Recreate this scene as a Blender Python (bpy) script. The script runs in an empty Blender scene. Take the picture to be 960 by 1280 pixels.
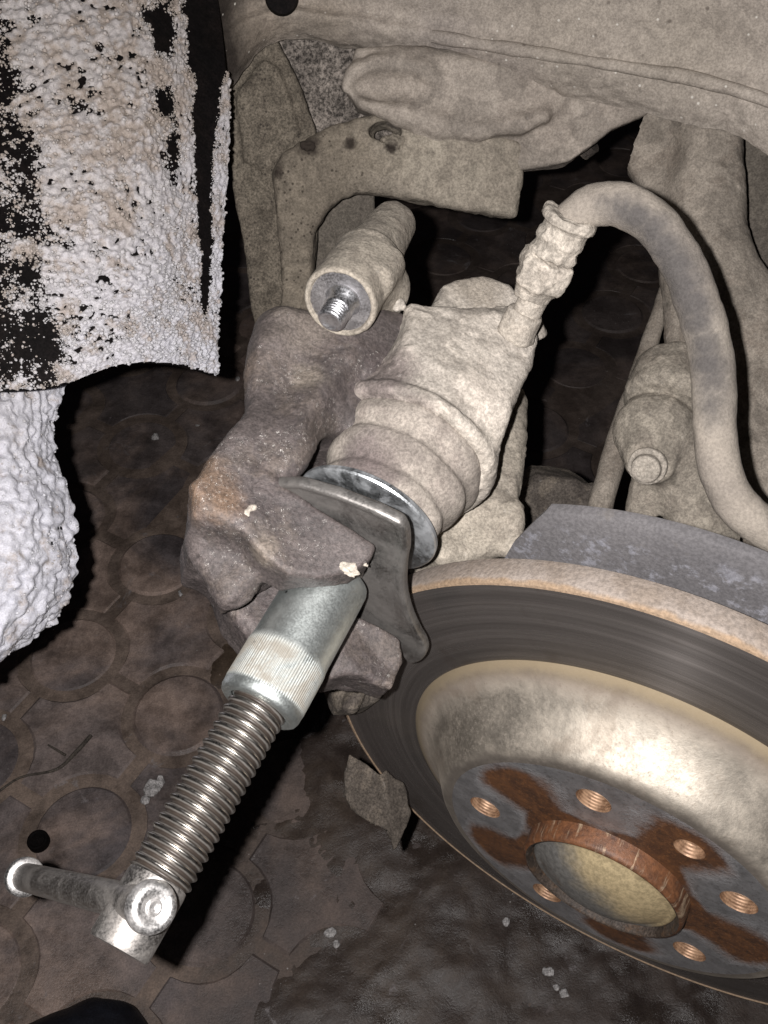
import bpy, bmesh, math, random
import numpy as np
from mathutils import Vector, Matrix
random.seed(7); rng = np.random.default_rng(7)
SC = bpy.context.scene
COL = SC.collection

# ------------------------------------------------------------------ camera, world, lamp
F = 1155.0                       # focal length in photo pixels (960 x 1280)
PHI = math.radians(48.95)        # camera looks down by this much
H = 0.676                        # height of the phone above the paving
_s, _c = math.sin(PHI), math.cos(PHI)
RM = np.array([[1, 0, 0], [0, -_s, _c], [0, -_c, -_s]])   # camera (right, down, forward) -> world
CAM = np.array([0, 0, H])
cam = bpy.data.cameras.new('camera'); camo = bpy.data.objects.new('camera', cam); COL.objects.link(camo)
camo.location = CAM; camo.rotation_euler = (math.pi / 2 - PHI, 0, 0)
cam.sensor_fit = 'VERTICAL'; cam.sensor_height = 24.0; cam.lens = 24.0 * F / 1280.0
cam.clip_start = 0.01; cam.clip_end = 60
SC.camera = camo
w = bpy.data.worlds.new('World'); SC.world = w; w.use_nodes = True
w.node_tree.nodes['Background'].inputs[0].default_value = (0.95, 0.86, 1.0, 1)
w.node_tree.nodes['Background'].inputs[1].default_value = 0.006
flash = bpy.data.lights.new('phone_flash', 'POINT'); flash.energy = 11.5; flash.color = (1.0, 0.965, 0.955)
flash.shadow_soft_size = 0.0022
fo = bpy.data.objects.new('phone_flash', flash); COL.objects.link(fo)
fo.location = CAM + RM @ np.array([-0.0135, -0.0035, -0.002])
SC.view_settings.view_transform = 'Standard'; SC.view_settings.look = 'None'
SC.view_settings.exposure = 0.0; SC.view_settings.gamma = 1.0

# ------------------------------------------------------------------ helpers: geometry of the place
def ray(px, py): return np.array([(px - 480) / F, (py - 640) / F, 1.0])
def W(px, py, z): return RM @ (ray(px, py) * z) + CAM            # a point at a measured distance
def on_plane(px, py, o, n):
    d = RM @ ray(px, py); t = ((np.asarray(o) - CAM) @ n) / (d @ n); return CAM + d * t
def unit(v): v = np.asarray(v, float); return v / np.linalg.norm(v)

def _hash(i, j, k, s):
    h = (i * 374761393 + j * 668265263 + k * 2147483647 * 3 + s * 1274126177) & 0xffffffff
    h = ((h ^ (h >> 13)) * 1274126177) & 0xffffffff
    h = ((h ^ (h >> 16)) * 2246822519) & 0xffffffff
    return ((h ^ (h >> 15)) & 0xffffff) / float(0xffffff)
def vnoise(P, s=0):
    P = np.asarray(P, float); I = np.floor(P).astype(np.int64); f = P - I; f = f * f * f * (f * (f * 6 - 15) + 10)
    r = 0
    for a in (0, 1):
        for b in (0, 1):
            for c in (0, 1):
                wgt = (f[:, 0] if a else 1 - f[:, 0]) * (f[:, 1] if b else 1 - f[:, 1]) * (f[:, 2] if c else 1 - f[:, 2])
                r = r + wgt * _hash(I[:, 0] + a, I[:, 1] + b, I[:, 2] + c, s)
    return r * 2 - 1
def fbm(P, freq, oct=4, s=0, gain=.5):
    r = 0; amp = 1; P = np.asarray(P, float)
    for o in range(oct): r = r + amp * vnoise(P * freq, s + o * 17); freq *= 2.03; amp *= gain
    return r
def worley(P, freq, s=0):
    P = np.asarray(P, float) * freq; I = np.floor(P).astype(np.int64); best = np.full(len(P), 9.0)
    for a in (-1, 0, 1):
        for b in (-1, 0, 1):
            for c in (-1, 0, 1):
                J = I + np.array([a, b, c])
                q = np.stack([J[:, t] + _hash(J[:, 0], J[:, 1], J[:, 2], s + 5 * t) for t in range(3)], 1)
                best = np.minimum(best, ((q - P) ** 2).sum(1))
    return np.sqrt(best)

def mesh_obj(name, V, Fc, mat, parent=None, origin=None, smooth=True, world=True):
    """V in world coordinates (or in the parent's frame if world=False)"""
    V = np.asarray(V, float)
    if world:
        if parent is not None:
            M = np.array(parent.matrix_world.inverted()) if parent.type == 'EMPTY' else None
            base = parent
            M = np.array(WORLDM[parent.name].inverted())
            V = V @ M[:3, :3].T + M[:3, 3]
            o_loc = (0, 0, 0)
        else:
            o_loc = np.asarray(origin if origin is not None else V.mean(0)); V = V - o_loc
    else: o_loc = (0, 0, 0) if origin is None else origin
    me = bpy.data.meshes.new(name)
    me.from_pydata(V.tolist(), [], Fc.tolist() if isinstance(Fc, np.ndarray) else Fc)
    me.update()
    if smooth: me.polygons.foreach_set('use_smooth', [True] * len(me.polygons))
    if mat: me.materials.append(mat)
    o = bpy.data.objects.new(name, me); COL.objects.link(o); o.location = o_loc
    WORLDM[o.name] = Matrix.Translation(Vector(o_loc)) if parent is None else WORLDM[parent.name] @ Matrix.Translation(Vector(o_loc))
    if parent is not None: o.parent = parent
    return o
WORLDM = {}
def thing(name, label, cat, M=None, loc=None, group=None):
    o = bpy.data.objects.new(name, None); COL.objects.link(o); o.empty_display_size = .01
    if M is None: M = Matrix.Translation(Vector(loc if loc is not None else (0, 0, 0)))
    o.matrix_world = M; WORLDM[o.name] = M.copy()
    tag(o, label, cat, group); return o
def tag(o, label=None, cat=None, group=None, kind=None):
    if label: o['label'] = label
    if cat: o['category'] = cat
    if group: o['group'] = group
    if kind: o['kind'] = kind
    return o
def frameM(o, ex, ey, ez):
    M = Matrix.Identity(4)
    for r in range(3): M[r][0] = ex[r]; M[r][1] = ey[r]; M[r][2] = ez[r]; M[r][3] = o[r]
    return M
def sharp(o, deg=32):
    me = o.data; bm = bmesh.new(); bm.from_mesh(me)
    for e in bm.edges:
        if len(e.link_faces) == 2 and e.calc_face_angle(0) > math.radians(deg): e.smooth = False
    bm.to_mesh(me); bm.free(); return o

def lathe(name, prof, mat, parent, n=96, closed=False, mod=None, off=(0, 0), sharpdeg=30):
    """prof: (r, h) about local Z of the parent"""
    P = np.array(prof, float); th = np.linspace(0, 2 * np.pi, n, endpoint=False); m = len(P)
    V = np.zeros((m, n, 3)); r = P[:, 0][:, None] * np.ones(n)
    if mod is not None: r = mod(P[:, 0][:, None], P[:, 1][:, None], th[None])
    V[:, :, 0] = r * np.cos(th) + off[0]; V[:, :, 1] = r * np.sin(th) + off[1]; V[:, :, 2] = P[:, 1][:, None]
    Fc = []
    for i in range(m - (0 if closed else 1)):
        i2 = (i + 1) % m
        for j in range(n): k = (j + 1) % n; Fc.append((i * n + j, i * n + k, i2 * n + k, i2 * n + j))
    V = V.reshape(-1, 3)
    # the winding follows the profile: check with the signed volume
    if not closed:
        if P[0, 0] > 1e-6 and P[-1, 0] > 1e-6: pass
    vol = sum(np.dot(V[f[0]], np.cross(V[f[1]], V[f[2]])) + np.dot(V[f[0]], np.cross(V[f[2]], V[f[3]])) for f in Fc)
    if vol < 0: Fc = [f[::-1] for f in Fc]
    o = mesh_obj(name, V, Fc, mat, parent, world=False)
    return sharp(o, sharpdeg)

def tube(name, pts, rad, mat, parent=None, n=20, sub=10, caps=True, noise=None, origin=None):
    """round bar or hose through points (Catmull-Rom), world coordinates"""
    P = np.array(pts, float); rad = np.array(rad if np.ndim(rad) else [rad] * len(P), float)
    if len(P) > 2:
        Q, Rr = [], []
        E_ = np.vstack([2 * P[0] - P[1], P, 2 * P[-1] - P[-2]]); er = np.concatenate([[rad[0]], rad, [rad[-1]]])
        for i in range(1, len(E_) - 2):
            for t in np.linspace(0, 1, sub, endpoint=False):
                a, b, c, d = E_[i - 1], E_[i], E_[i + 1], E_[i + 2]
                Q.append(.5 * (2 * b + (c - a) * t + (2 * a - 5 * b + 4 * c - d) * t * t + (3 * b - a - 3 * c + d) * t ** 3))
                Rr.append(er[i] * (1 - t) + er[i + 1] * t)
        Q.append(P[-1]); Rr.append(rad[-1]); P, rad = np.array(Q), np.array(Rr)
    m = len(P); tg = np.gradient(P, axis=0); tg /= np.linalg.norm(tg, axis=1)[:, None]
    up = np.array([0, 0, 1.0]); 
    if abs(tg[0] @ up) > .9: up = np.array([1.0, 0, 0])
    x = unit(np.cross(up, tg[0])); V = []
    th = np.linspace(0, 2 * np.pi, n, endpoint=False)
    for i in range(m):
        x = unit(x - tg[i] * (x @ tg[i])); y = np.cross(tg[i], x)
        V.append(P[i] + rad[i] * (np.cos(th)[:, None] * x + np.sin(th)[:, None] * y))
    V = np.concatenate(V)
    Fc = [(i * n + j, i * n + (j + 1) % n, (i + 1) * n + (j + 1) % n, (i + 1) * n + j) for i in range(m - 1) for j in range(n)]
    if caps: Fc += [tuple(range(n))[::-1], tuple((m - 1) * n + j for j in range(n))]
    if noise:
        ctr = np.repeat(P, n, axis=0); d = V - ctr; d /= np.linalg.norm(d, axis=1)[:, None]
        V = V + d * (noise[0] * fbm(V, noise[1], 3))[:, None]
    o = mesh_obj(name, V, Fc, mat, parent, origin=origin)
    return sharp(o, 50) if caps else o

# ------------------------------------------------------------------ helpers: castings from distance fields
class Cast:
    def __init__(s, O, ex, ey, ez, lo, hi, h):
        s.O, s.ex, s.ey, s.ez, s.h = [np.asarray(q, float) for q in (O, ex, ey, ez)] + [h]
        s.lo = np.array(lo, float); n = np.ceil((np.array(hi) - s.lo) / h).astype(int) + 1
        s.x = (s.lo[0] + h * np.arange(n[0]))[:, None, None]; s.y = (s.lo[1] + h * np.arange(n[1]))[None, :, None]; s.z = (s.lo[2] + h * np.arange(n[2]))[None, None, :]
        s.f = np.full(tuple(n), 1.0, np.float32)
    def put(s, d, k=0.0, op='add'):
        d = d.astype(np.float32) if hasattr(d, 'astype') else d
        if op == 'sub': a, b = s.f, -d; hh = np.maximum(k - np.abs(a - b), 0) / k if k > 0 else 0; s.f = np.maximum(a, b) + (hh * hh * k * .25 if k > 0 else 0)
        else: a, b = s.f, d; hh = np.maximum(k - np.abs(a - b), 0) / k if k > 0 else 0; s.f = np.minimum(a, b) - (hh * hh * k * .25 if k > 0 else 0)
        return s
    def loc(s, px, py, wz):                                        # photo direction -> local x, y at height wz of the frame
        p = on_plane(px, py, s.O + s.ez * wz, s.ez) - s.O; return np.array([p @ s.ex, p @ s.ey])
    def l3(s, px, py, wz): q = s.loc(px, py, wz); return np.array([q[0], q[1], wz])
    def prism(s, poly, z0, z1, r=.004, k=.004, op='add', top=None):
        P = np.array(poly, float); X, Y = s.x[:, :, 0], s.y[:, :, 0]
        d = np.full((s.x.shape[0], s.y.shape[1]), 1e9); sg = np.ones_like(d)
        for i in range(len(P)):
            a, b = P[i], P[i - 1]; e = b - a; wx, wy = X - a[0], Y - a[1]
            t = np.clip((wx * e[0] + wy * e[1]) / (e @ e + 1e-18), 0, 1)
            d = np.minimum(d, (wx - e[0] * t) ** 2 + (wy - e[1] * t) ** 2)
            c1, c2, c3 = Y >= a[1], Y < b[1], e[0] * wy > e[1] * wx
            sg = np.where((c1 & c2 & c3) | (~c1 & ~c2 & ~c3), -sg, sg)
        d = (np.sqrt(d) * sg)[:, :, None] + r
        if top is not None: z1 = z1 + top(s.x, s.y)
        q = np.abs(s.z - (z0 + z1) / 2) - (z1 - z0) / 2 + r
        D = np.minimum(np.maximum(d, q), 0) + np.sqrt(np.maximum(d, 0) ** 2 + np.maximum(q, 0) ** 2) - r
        return s.put(D, k, op)
    def pxprism(s, pts, zpix, z0, z1, r=.004, k=.004, op='add', top=None):
        return s.prism([s.loc(a, b, zpix) for a, b in pts], z0, z1, r, k, op, top)
    def capsule(s, a, b, ra, rb=None, k=.004, op='add'):
        a, b = np.array(a, float), np.array(b, float); rb = ra if rb is None else rb; e = b - a
        t = np.clip(((s.x - a[0]) * e[0] + (s.y - a[1]) * e[1] + (s.z - a[2]) * e[2]) / (e @ e), 0, 1)
        d = np.sqrt((s.x - a[0] - e[0] * t) ** 2 + (s.y - a[1] - e[1] * t) ** 2 + (s.z - a[2] - e[2] * t) ** 2) - (ra + (rb - ra) * t)
        return s.put(d, k, op)
    def cyl(s, a, b, ra, rb=None, r=.0015, k=.003, op='add'):
        a, b = np.array(a, float), np.array(b, float); rb = ra if rb is None else rb; e = b - a; L = np.linalg.norm(e); e = e / L
        t = (s.x - a[0]) * e[0] + (s.y - a[1]) * e[1] + (s.z - a[2]) * e[2]
        rad = np.sqrt(np.maximum((s.x - a[0]) ** 2 + (s.y - a[1]) ** 2 + (s.z - a[2]) ** 2 - t * t, 0))
        d = rad - (ra + (rb - ra) * np.clip(t / L, 0, 1)) + r; q = np.abs(t - L / 2) - L / 2 + r
        return s.put(np.minimum(np.maximum(d, q), 0) + np.sqrt(np.maximum(d, 0) ** 2 + np.maximum(q, 0) ** 2) - r, k, op)
    def ell(s, c, rr, k=.004, op='add'):
        q = np.sqrt(((s.x - c[0]) / rr[0]) ** 2 + ((s.y - c[1]) / rr[1]) ** 2 + ((s.z - c[2]) / rr[2]) ** 2)
        return s.put((q - 1) * min(rr), k, op)
    def build(s, name, mat, parent=None, noise=(), smooth_it=2, origin=None, crust=None):
        f = s.f; h = s.h; ins = f < 0
        cs = sum(ins[i:f.shape[0] - 1 + i, j:f.shape[1] - 1 + j, k:f.shape[2] - 1 + k].astype(np.int8) for i in (0, 1) for j in (0, 1) for k in (0, 1))
        act = np.argwhere((cs > 0) & (cs < 8)); idx = -np.ones(cs.shape, np.int64); idx[tuple(act.T)] = np.arange(len(act))
        acc = np.zeros((len(act), 3)); cnt = np.zeros(len(act))
        cor = [(i, j, k) for i in (0, 1) for j in (0, 1) for k in (0, 1)]
        vals = {c: f[act[:, 0] + c[0], act[:, 1] + c[1], act[:, 2] + c[2]] for c in cor}
        for c in cor:
            for ax in range(3):
                if c[ax] == 0:
                    e = list(c); e[ax] = 1; e = tuple(e); a, b = vals[c], vals[e]; m = (a < 0) != (b < 0)
                    t = np.where(m, a / np.where(m, a - b, 1), 0); p = np.array(c, float)[None] + np.zeros((len(act), 3)); p[:, ax] += t
                    acc += p * m[:, None]; cnt += m
        V = act + acc / cnt[:, None]; Q = []
        for ax in range(3):
            sl0 = [slice(None)] * 3; sl1 = [slice(None)] * 3; sl0[ax] = slice(0, -1); sl1[ax] = slice(1, None)
            A, B = ins[tuple(sl0)], ins[tuple(sl1)]; ed = np.argwhere(A != B); o1, o2 = (ax + 1) % 3, (ax + 2) % 3
            ok = (ed[:, o1] > 0) & (ed[:, o2] > 0) & (ed[:, o1] < f.shape[o1] - 1) & (ed[:, o2] < f.shape[o2] - 1); ed = ed[ok]
            fl = A[tuple(ed.T)]
            def ci(d1, d2): q = ed.copy(); q[:, o1] -= d1; q[:, o2] -= d2; return idx[tuple(q.T)]
            quad = np.stack([ci(1, 1), ci(0, 1), ci(0, 0), ci(1, 0)], 1); quad[~fl] = quad[~fl][:, ::-1]; Q.append(quad)
        Q = np.concatenate(Q); Q = Q[(Q >= 0).all(1)]
        V = s.lo + V * h
        E_ = np.concatenate([Q[:, [i, (i + 1) % 4]] for i in range(4)])
        for it in range(smooth_it):
            A = np.zeros_like(V); c = np.bincount(E_[:, 0], minlength=len(V)) + np.bincount(E_[:, 1], minlength=len(V))
            for d in range(3): A[:, d] = np.bincount(E_[:, 0], V[E_[:, 1], d], len(V)) + np.bincount(E_[:, 1], V[E_[:, 0], d], len(V))
            V = .45 * V + .55 * A / np.maximum(c, 1)[:, None]
        V = s.O + V[:, :1] * s.ex + V[:, 1:2] * s.ey + V[:, 2:] * s.ez
        if np.linalg.det(np.stack([s.ex, s.ey, s.ez])) < 0: Q = Q[:, ::-1]
        N = np.cross(V[Q[:, 2]] - V[Q[:, 0]], V[Q[:, 3]] - V[Q[:, 1]]); vn = np.zeros_like(V)
        for i in range(4):
            for d in range(3): vn[:, d] += np.bincount(Q[:, i], N[:, d], len(V))
        vn /= np.maximum(np.linalg.norm(vn, axis=1), 1e-12)[:, None]
        V0 = V
        for amp, fr, oc in noise: V = V + vn * (amp * fbm(V0, fr, oc, s=int(fr)))[:, None]
        cr = None
        if crust:                                                        # caked dirt: flakes with an edge, and a few deep pits
            n_ = fbm(V0, crust[1], 5, 77, .58) - crust[2]; cr = np.clip(n_ / .10, -1, 1); V = V + vn * (crust[0] * cr)[:, None]
            pk = np.clip((worley(V0, crust[1] * 2.2, 8) - .16) / -.10, 0, 1) * (fbm(V0, 30, 2, 5) > .1); V = V - vn * (crust[0] * 1.6 * pk)[:, None]; cr = cr - 1.5 * pk
        o = mesh_obj(name, V, Q, mat, parent, origin=origin)
        if cr is not None: at_ = o.data.attributes.new('crust', 'FLOAT', 'POINT'); at_.data.foreach_set('value', cr.astype(np.float32))
        return o

def catmull(P, n):
    P = np.asarray(P, float); E_ = np.concatenate([[2 * P[0] - P[1]], P, [2 * P[-1] - P[-2]]]); out = []
    m = len(P) - 1
    for t in np.linspace(0, m, n):
        i = min(int(t), m - 1); u = t - i; a, b, c, d = E_[i:i + 4]
        out.append(.5 * (2 * b + (c - a) * u + (2 * a - 5 * b + 4 * c - d) * u * u + (3 * b - a - 3 * c + d) * u ** 3))
    return np.array(out)
def sheet(rows, nu, nv):
    """rows of (px, py, z): smooth surface, returns (nv, nu, 3) world points"""
    R_ = [catmull([W(*p) for p in r], nu) for r in rows]; R_ = np.array(R_)
    return np.stack([catmull(R_[:, i], nv) for i in range(nu)], 1)
def sheet_mesh(name, G, thick, mat, parent=None, noise=(), origin=None, sharp_=True):
    """closed plate: front grid G, back offset away from the viewer's side by thick"""
    nv, nu = G.shape[:2]; du = np.gradient(G, axis=1); dv = np.gradient(G, axis=0); N = np.cross(du, dv)
    N /= np.linalg.norm(N, axis=2)[:, :, None] + 1e-12
    if ((CAM - G) * N).sum() < 0: N = -N
    G = G.copy()
    for amp, fr, oc in noise: G += N * (amp * fbm(G.reshape(-1, 3), fr, oc, s=int(fr)).reshape(nv, nu))[:, :, None]
    B = G - N * thick; V = np.concatenate([G.reshape(-1, 3), B.reshape(-1, 3)]); K = nv * nu
    f = np.arange(K).reshape(nv, nu)
    q = np.stack([f[:-1, :-1], f[:-1, 1:], f[1:, 1:], f[1:, :-1]], 2).reshape(-1, 4)
    nrm = np.cross(V[q[0, 1]] - V[q[0, 0]], V[q[0, 3]] - V[q[0, 0]])
    if nrm @ N[0, 0] < 0: q = q[:, ::-1]
    Fc = [tuple(a) for a in q] + [tuple(a[::-1] + K) for a in q]
    ring = list(f[0, :]) + list(f[1:, -1]) + list(f[-1, -2::-1]) + list(f[-2:0, 0][::1])
    for a, b in zip(ring, ring[1:] + ring[:1]): Fc.append((a, a + K, b + K, b))
    o = mesh_obj(name, V, Fc, mat, parent, origin=origin)
    bm = bmesh.new(); bm.from_mesh(o.data); bmesh.ops.recalc_face_normals(bm, faces=bm.faces); bm.to_mesh(o.data); bm.free()
    return sharp(o, 40) if sharp_ else o

# ------------------------------------------------------------------ materials
class NT:
    def __init__(s, name):
        s.m = bpy.data.materials.new(name); s.m.use_nodes = True; s.t = s.m.node_tree; s.b = s.t.nodes['Principled BSDF']
        s.co = s.t.nodes.new('ShaderNodeTexCoord').outputs['Object']
    def n(s, ty, **kw):
        nd = s.t.nodes.new(ty)
        for k, v in kw.items(): setattr(nd, k, v)
        return nd
    def set(s, inp, v):
        if hasattr(v, 'is_output') or isinstance(v, bpy.types.NodeSocket): s.t.links.new(v, inp)
        elif isinstance(v, (tuple, list)) and len(v) == 3 and inp.type == 'RGBA': inp.default_value = (*v, 1)
        else: inp.default_value = v
    def noise(s, scale, detail=4, rough=.55, vec=None, dist=0, w=None):
        nd = s.n('ShaderNodeTexNoise'); s.set(nd.inputs['Scale'], scale); nd.inputs['Detail'].default_value = detail
        nd.inputs['Roughness'].default_value = rough; nd.inputs['Distortion'].default_value = dist
        s.set(nd.inputs['Vector'], vec if vec is not None else s.co); return nd.outputs['Fac']
    def voro(s, scale, feature='F1', vec=None):
        nd = s.n('ShaderNodeTexVoronoi', feature=feature); nd.inputs['Scale'].default_value = scale; s.set(nd.inputs['Vector'], vec if vec is not None else s.co); return nd.outputs['Distance']
    def ramp(s, x, lo, hi, a=0.0, b=1.0):
        nd = s.n('ShaderNodeMapRange', interpolation_type='SMOOTHSTEP'); s.set(nd.inputs['Value'], x)
        for k, v in zip(('From Min', 'From Max', 'To Min', 'To Max'), (lo, hi, a, b)): s.set(nd.inputs[k], v)
        return nd.outputs['Result']
    def mix(s, f, a, b):
        nd = s.n('ShaderNodeMix', data_type='RGBA'); s.set(nd.inputs['Factor'], f); s.set(nd.inputs[6], a); s.set(nd.inputs[7], b); return nd.outputs[2]
    def mul(s, col, fac):
        nd = s.n('ShaderNodeMix', data_type='RGBA', blend_type='MULTIPLY'); nd.inputs['Factor'].default_value = 1
        s.set(nd.inputs[6], col); cm = s.n('ShaderNodeCombineColor'); [s.set(cm.inputs[i], fac) for i in range(3)]; s.t.links.new(cm.outputs[0], nd.inputs[7]); return nd.outputs[2]
    def math(s, op, a, b=0.0, c=None):
        nd = s.n('ShaderNodeMath', operation=op); s.set(nd.inputs[0], a); s.set(nd.inputs[1], b)
        if c is not None: s.set(nd.inputs[2], c)
        return nd.outputs[0]
    def blob(s, c, r, soft=.6, squash=(1, 1, 1)):
        """a patch of dirt with a ragged edge at a place on the thing"""
        mp = s.n('ShaderNodeVectorMath', operation='SUBTRACT'); s.set(mp.inputs[0], s.co); mp.inputs[1].default_value = c
        sc = s.n('ShaderNodeVectorMath', operation='MULTIPLY'); s.t.links.new(mp.outputs[0], sc.inputs[0]); sc.inputs[1].default_value = squash
        ln = s.n('ShaderNodeVectorMath', operation='LENGTH'); s.t.links.new(sc.outputs[0], ln.inputs[0])
        d = s.math('ADD', ln.outputs['Value'], s.math('MULTIPLY', s.math('SUBTRACT', s.noise(1.2 / r, 5, .65), .5), r * 1.1))
        return s.ramp(d, r * (1 - soft), r * 1.15, 1, 0)
    def bump(s, h, strength=.4, dist=.001, nrm=None):
        nd = s.n('ShaderNodeBump'); nd.inputs['Strength'].default_value = strength; nd.inputs['Distance'].default_value = dist
        s.set(nd.inputs['Height'], h)
        if nrm is not None: s.t.links.new(nrm, nd.inputs['Normal'])
        return nd.outputs['Normal']
    def out(s, col=None, rough=None, metal=None, nrm=None, spec=None):
        if col is not None: s.set(s.b.inputs['Base Color'], col)
        if rough is not None: s.set(s.b.inputs['Roughness'], rough)
        if metal is not None: s.set(s.b.inputs['Metallic'], metal)
        if nrm is not None: s.t.links.new(nrm, s.b.inputs['Normal'])
        if spec is not None: s.set(s.b.inputs['Specular IOR Level'], spec)
        return s.m

def dusty(name, c1, c2, c3=None, big=18, fine=900, bump=.5, grain=.45, specks=.0, rough=.92, spec=.25, pits=0.0, amount3=.55, patches=(), bdist=.0012, wear=0.0, chips=0.0, stain=.2):
    s = NT(name)
    col = s.mix(s.ramp(s.noise(big, 6, .62, dist=.4), .36, .64), c1, c2)
    if c3: col = s.mix(s.math('MULTIPLY', s.ramp(s.noise(big * 2.7, 7, .72, dist=.3), .48, .62), amount3), col, c3)
    st = s.noise(big * 1.6, 8, .78, dist=.9); col = s.mul(col, s.ramp(st, .34, .66, 1 - stain, 1 + stain * .45))              # blotchy staining
    for (c, r, cc, amt) in patches: col = s.mix(s.math('MULTIPLY', s.blob(c, r), amt), col, cc)
    g = s.noise(fine, 5, .75); col = s.mul(col, s.ramp(g, .36, .64, 1 - grain, 1 + grain * .6))
    m = s.noise(fine * .22, 6, .75); col = s.mul(col, s.ramp(m, .36, .64, 1 - grain * .55, 1 + grain * .35))
    hgt = s.math('ADD', s.math('MULTIPLY', g, .45), s.math('MULTIPLY', m, 1.0))
    ca = s.n('ShaderNodeAttribute', attribute_name='crust').outputs['Fac']; col = s.mul(col, s.ramp(ca, -2.5, 1.0, .62, 1.02))
    if wear:
        pt = s.n('ShaderNodeNewGeometry').outputs['Pointiness']
        col = s.mul(col, s.ramp(pt, .44, .50, 1 - .45 * wear, 1)); col = s.mul(col, s.ramp(pt, .505, .56, 1, 1 + .35 * wear))
    if chips:                                                                                               # crust broken away, dark edge
        ck = s.math('MULTIPLY', s.ramp(s.noise(big * 5, 6, .6, dist=1.2), .63, .645), chips); col = s.mix(ck, col, c3 or c2); hgt = s.math('SUBTRACT', hgt, s.math('MULTIPLY', ck, .8))
    if pits:
        v = s.voro(330); pm = s.math('MULTIPLY', s.ramp(v, .13, .30, 1, 0), s.ramp(s.noise(55, 4, .7), .45, .57)); col = s.mix(s.math('MULTIPLY', pm, pits), col, (.03, .025, .022))
    if specks:
        wv = s.n('ShaderNodeVectorMath', operation='ADD'); s.set(wv.inputs[0], s.co); nz = s.n('ShaderNodeTexNoise'); nz.inputs['Scale'].default_value = 300; sc_ = s.n('ShaderNodeVectorMath', operation='SCALE'); s.t.links.new(nz.outputs['Color'], sc_.inputs[0]); sc_.inputs['Scale'].default_value = .004; s.t.links.new(sc_.outputs[0], wv.inputs[1])
        for fr_, thr_, am_ in ((520, .20, .8), (210, .11, 1.0)):
            v = s.voro(fr_, vec=wv.outputs[0]); sm = s.math('MULTIPLY', s.ramp(v, thr_ * .5, thr_, 1, 0), s.ramp(s.noise(46 if fr_ > 300 else 33, 4, .7), .49, .56)); col = s.mix(s.math('MULTIPLY', sm, specks * am_), col, (.72, .69, .64))
    return s.out(col, rough, 0.0, s.bump(hgt, bump, bdist), spec)

M = {}
M['dust'] = dusty('pale_road_dust', (.45, .405, .345), (.385, .345, .295), (.29, .25, .21), big=22, specks=.55, bump=.65, grain=.32, wear=.2, chips=.25, amount3=.35, stain=.12, bdist=.0009)
M['dust_beam'] = dusty('dust_on_underbody', (.40, .352, .302), (.33, .288, .246), (.26, .222, .19), big=10, specks=.4, bump=.45, grain=.25, amount3=.45, stain=.16)
M['dust_grey'] = dusty('grey_dirt_on_cast_iron', (.190, .157, .147), (.140, .113, .106), (.235, .182, .138), big=15, specks=.85, bump=.4, grain=.28, amount3=.4, spec=.5, rough=.55, wear=.55, stain=.14, bdist=.0008)
M['dust_arm'] = dusty('dust_on_suspension', (.345, .303, .255), (.28, .245, .205), (.165, .136, .110), big=18, bump=.5, grain=.28, specks=.3, stain=.2)
M['dust_mid'] = dusty('brownish_road_dust', (.34, .303, .25), (.28, .247, .205), (.21, .178, .148), big=22, specks=.5, bump=.65, grain=.32, wear=.2, amount3=.4, stain=.18, bdist=.0009)
M['dust_dark'] = dusty('dark_oily_dirt', (.105, .09, .076), (.068, .057, .049), (.19, .16, .125), big=30, bump=.7, wear=.3, specks=.35)
M['panel'] = dusty('grimy_painted_panel', (.165, .145, .12), (.125, .109, .092), (.21, .185, .15), big=16, grain=.35, bump=.35)
M['panel_speckled'] = dusty('dirt_spattered_steel', (.20, .172, .135), (.155, .132, .104), (.10, .084, .066), big=14, grain=.5, bump=.6, pits=.85)
M['panel_grainy'] = dusty('gritty_undercoat', (.245, .215, .188), (.185, .162, .142), big=30, fine=520, grain=.8, bump=.7)
M['black'] = dusty('black_plastic', (.0062, .0048, .0048), (.004, .0034, .0034), (.014, .010, .009), big=22, bump=.3, rough=.75, amount3=.4, spec=.08)

def metal(name, col, rough, dirt=None, amount=.5, big=60, fine=1500, bump=.06, dlo=.5, dhi=.62, drough=.8):
    s = NT(name); n1 = s.noise(fine, 4, .6)
    r = s.ramp(n1, .3, .7, rough * .75, rough * 1.3); c = s.mul(col, s.ramp(s.noise(fine * .3, 4, .65), .3, .7, .82, 1.08)); mt = 1.0
    if dirt:
        d = s.math('MULTIPLY', s.ramp(s.noise(big, 7, .68, dist=.5), dlo, dhi), amount)
        c = s.mix(d, c, dirt); r = s.math('ADD', r, s.math('MULTIPLY', d, drough - rough)); mt = s.math('SUBTRACT', 1.0, s.math('MULTIPLY', d, .9))
    return s.out(c, r, mt, s.bump(n1, bump, .0004))
M['zinc'] = metal('dull_zinc_sleeve', (.66, .70, .69), .36, (.22, .19, .15), .5, 55)
M['zinc_washer'] = metal('zinc_washer', (.60, .63, .65), .36, (.25, .25, .26), .5, 60, dlo=.42, dhi=.7, drough=.5)
M['steel_head'] = metal('worn_steel', (.40, .38, .36), .44, (.22, .195, .17), .5, 70, dlo=.42, dhi=.7, drough=.5)
M['steel_bright'] = metal('bright_steel', (.74, .74, .75), .22)
M['black_steel'] = metal('blackened_steel', (.27, .258, .245), .46, (.115, .105, .096), .75, 45, dlo=.3, dhi=.7, drough=.55)
M['rust'] = metal('orange_rust', (.34, .17, .06), .6, (.20, .085, .03), .9, 120)

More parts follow.
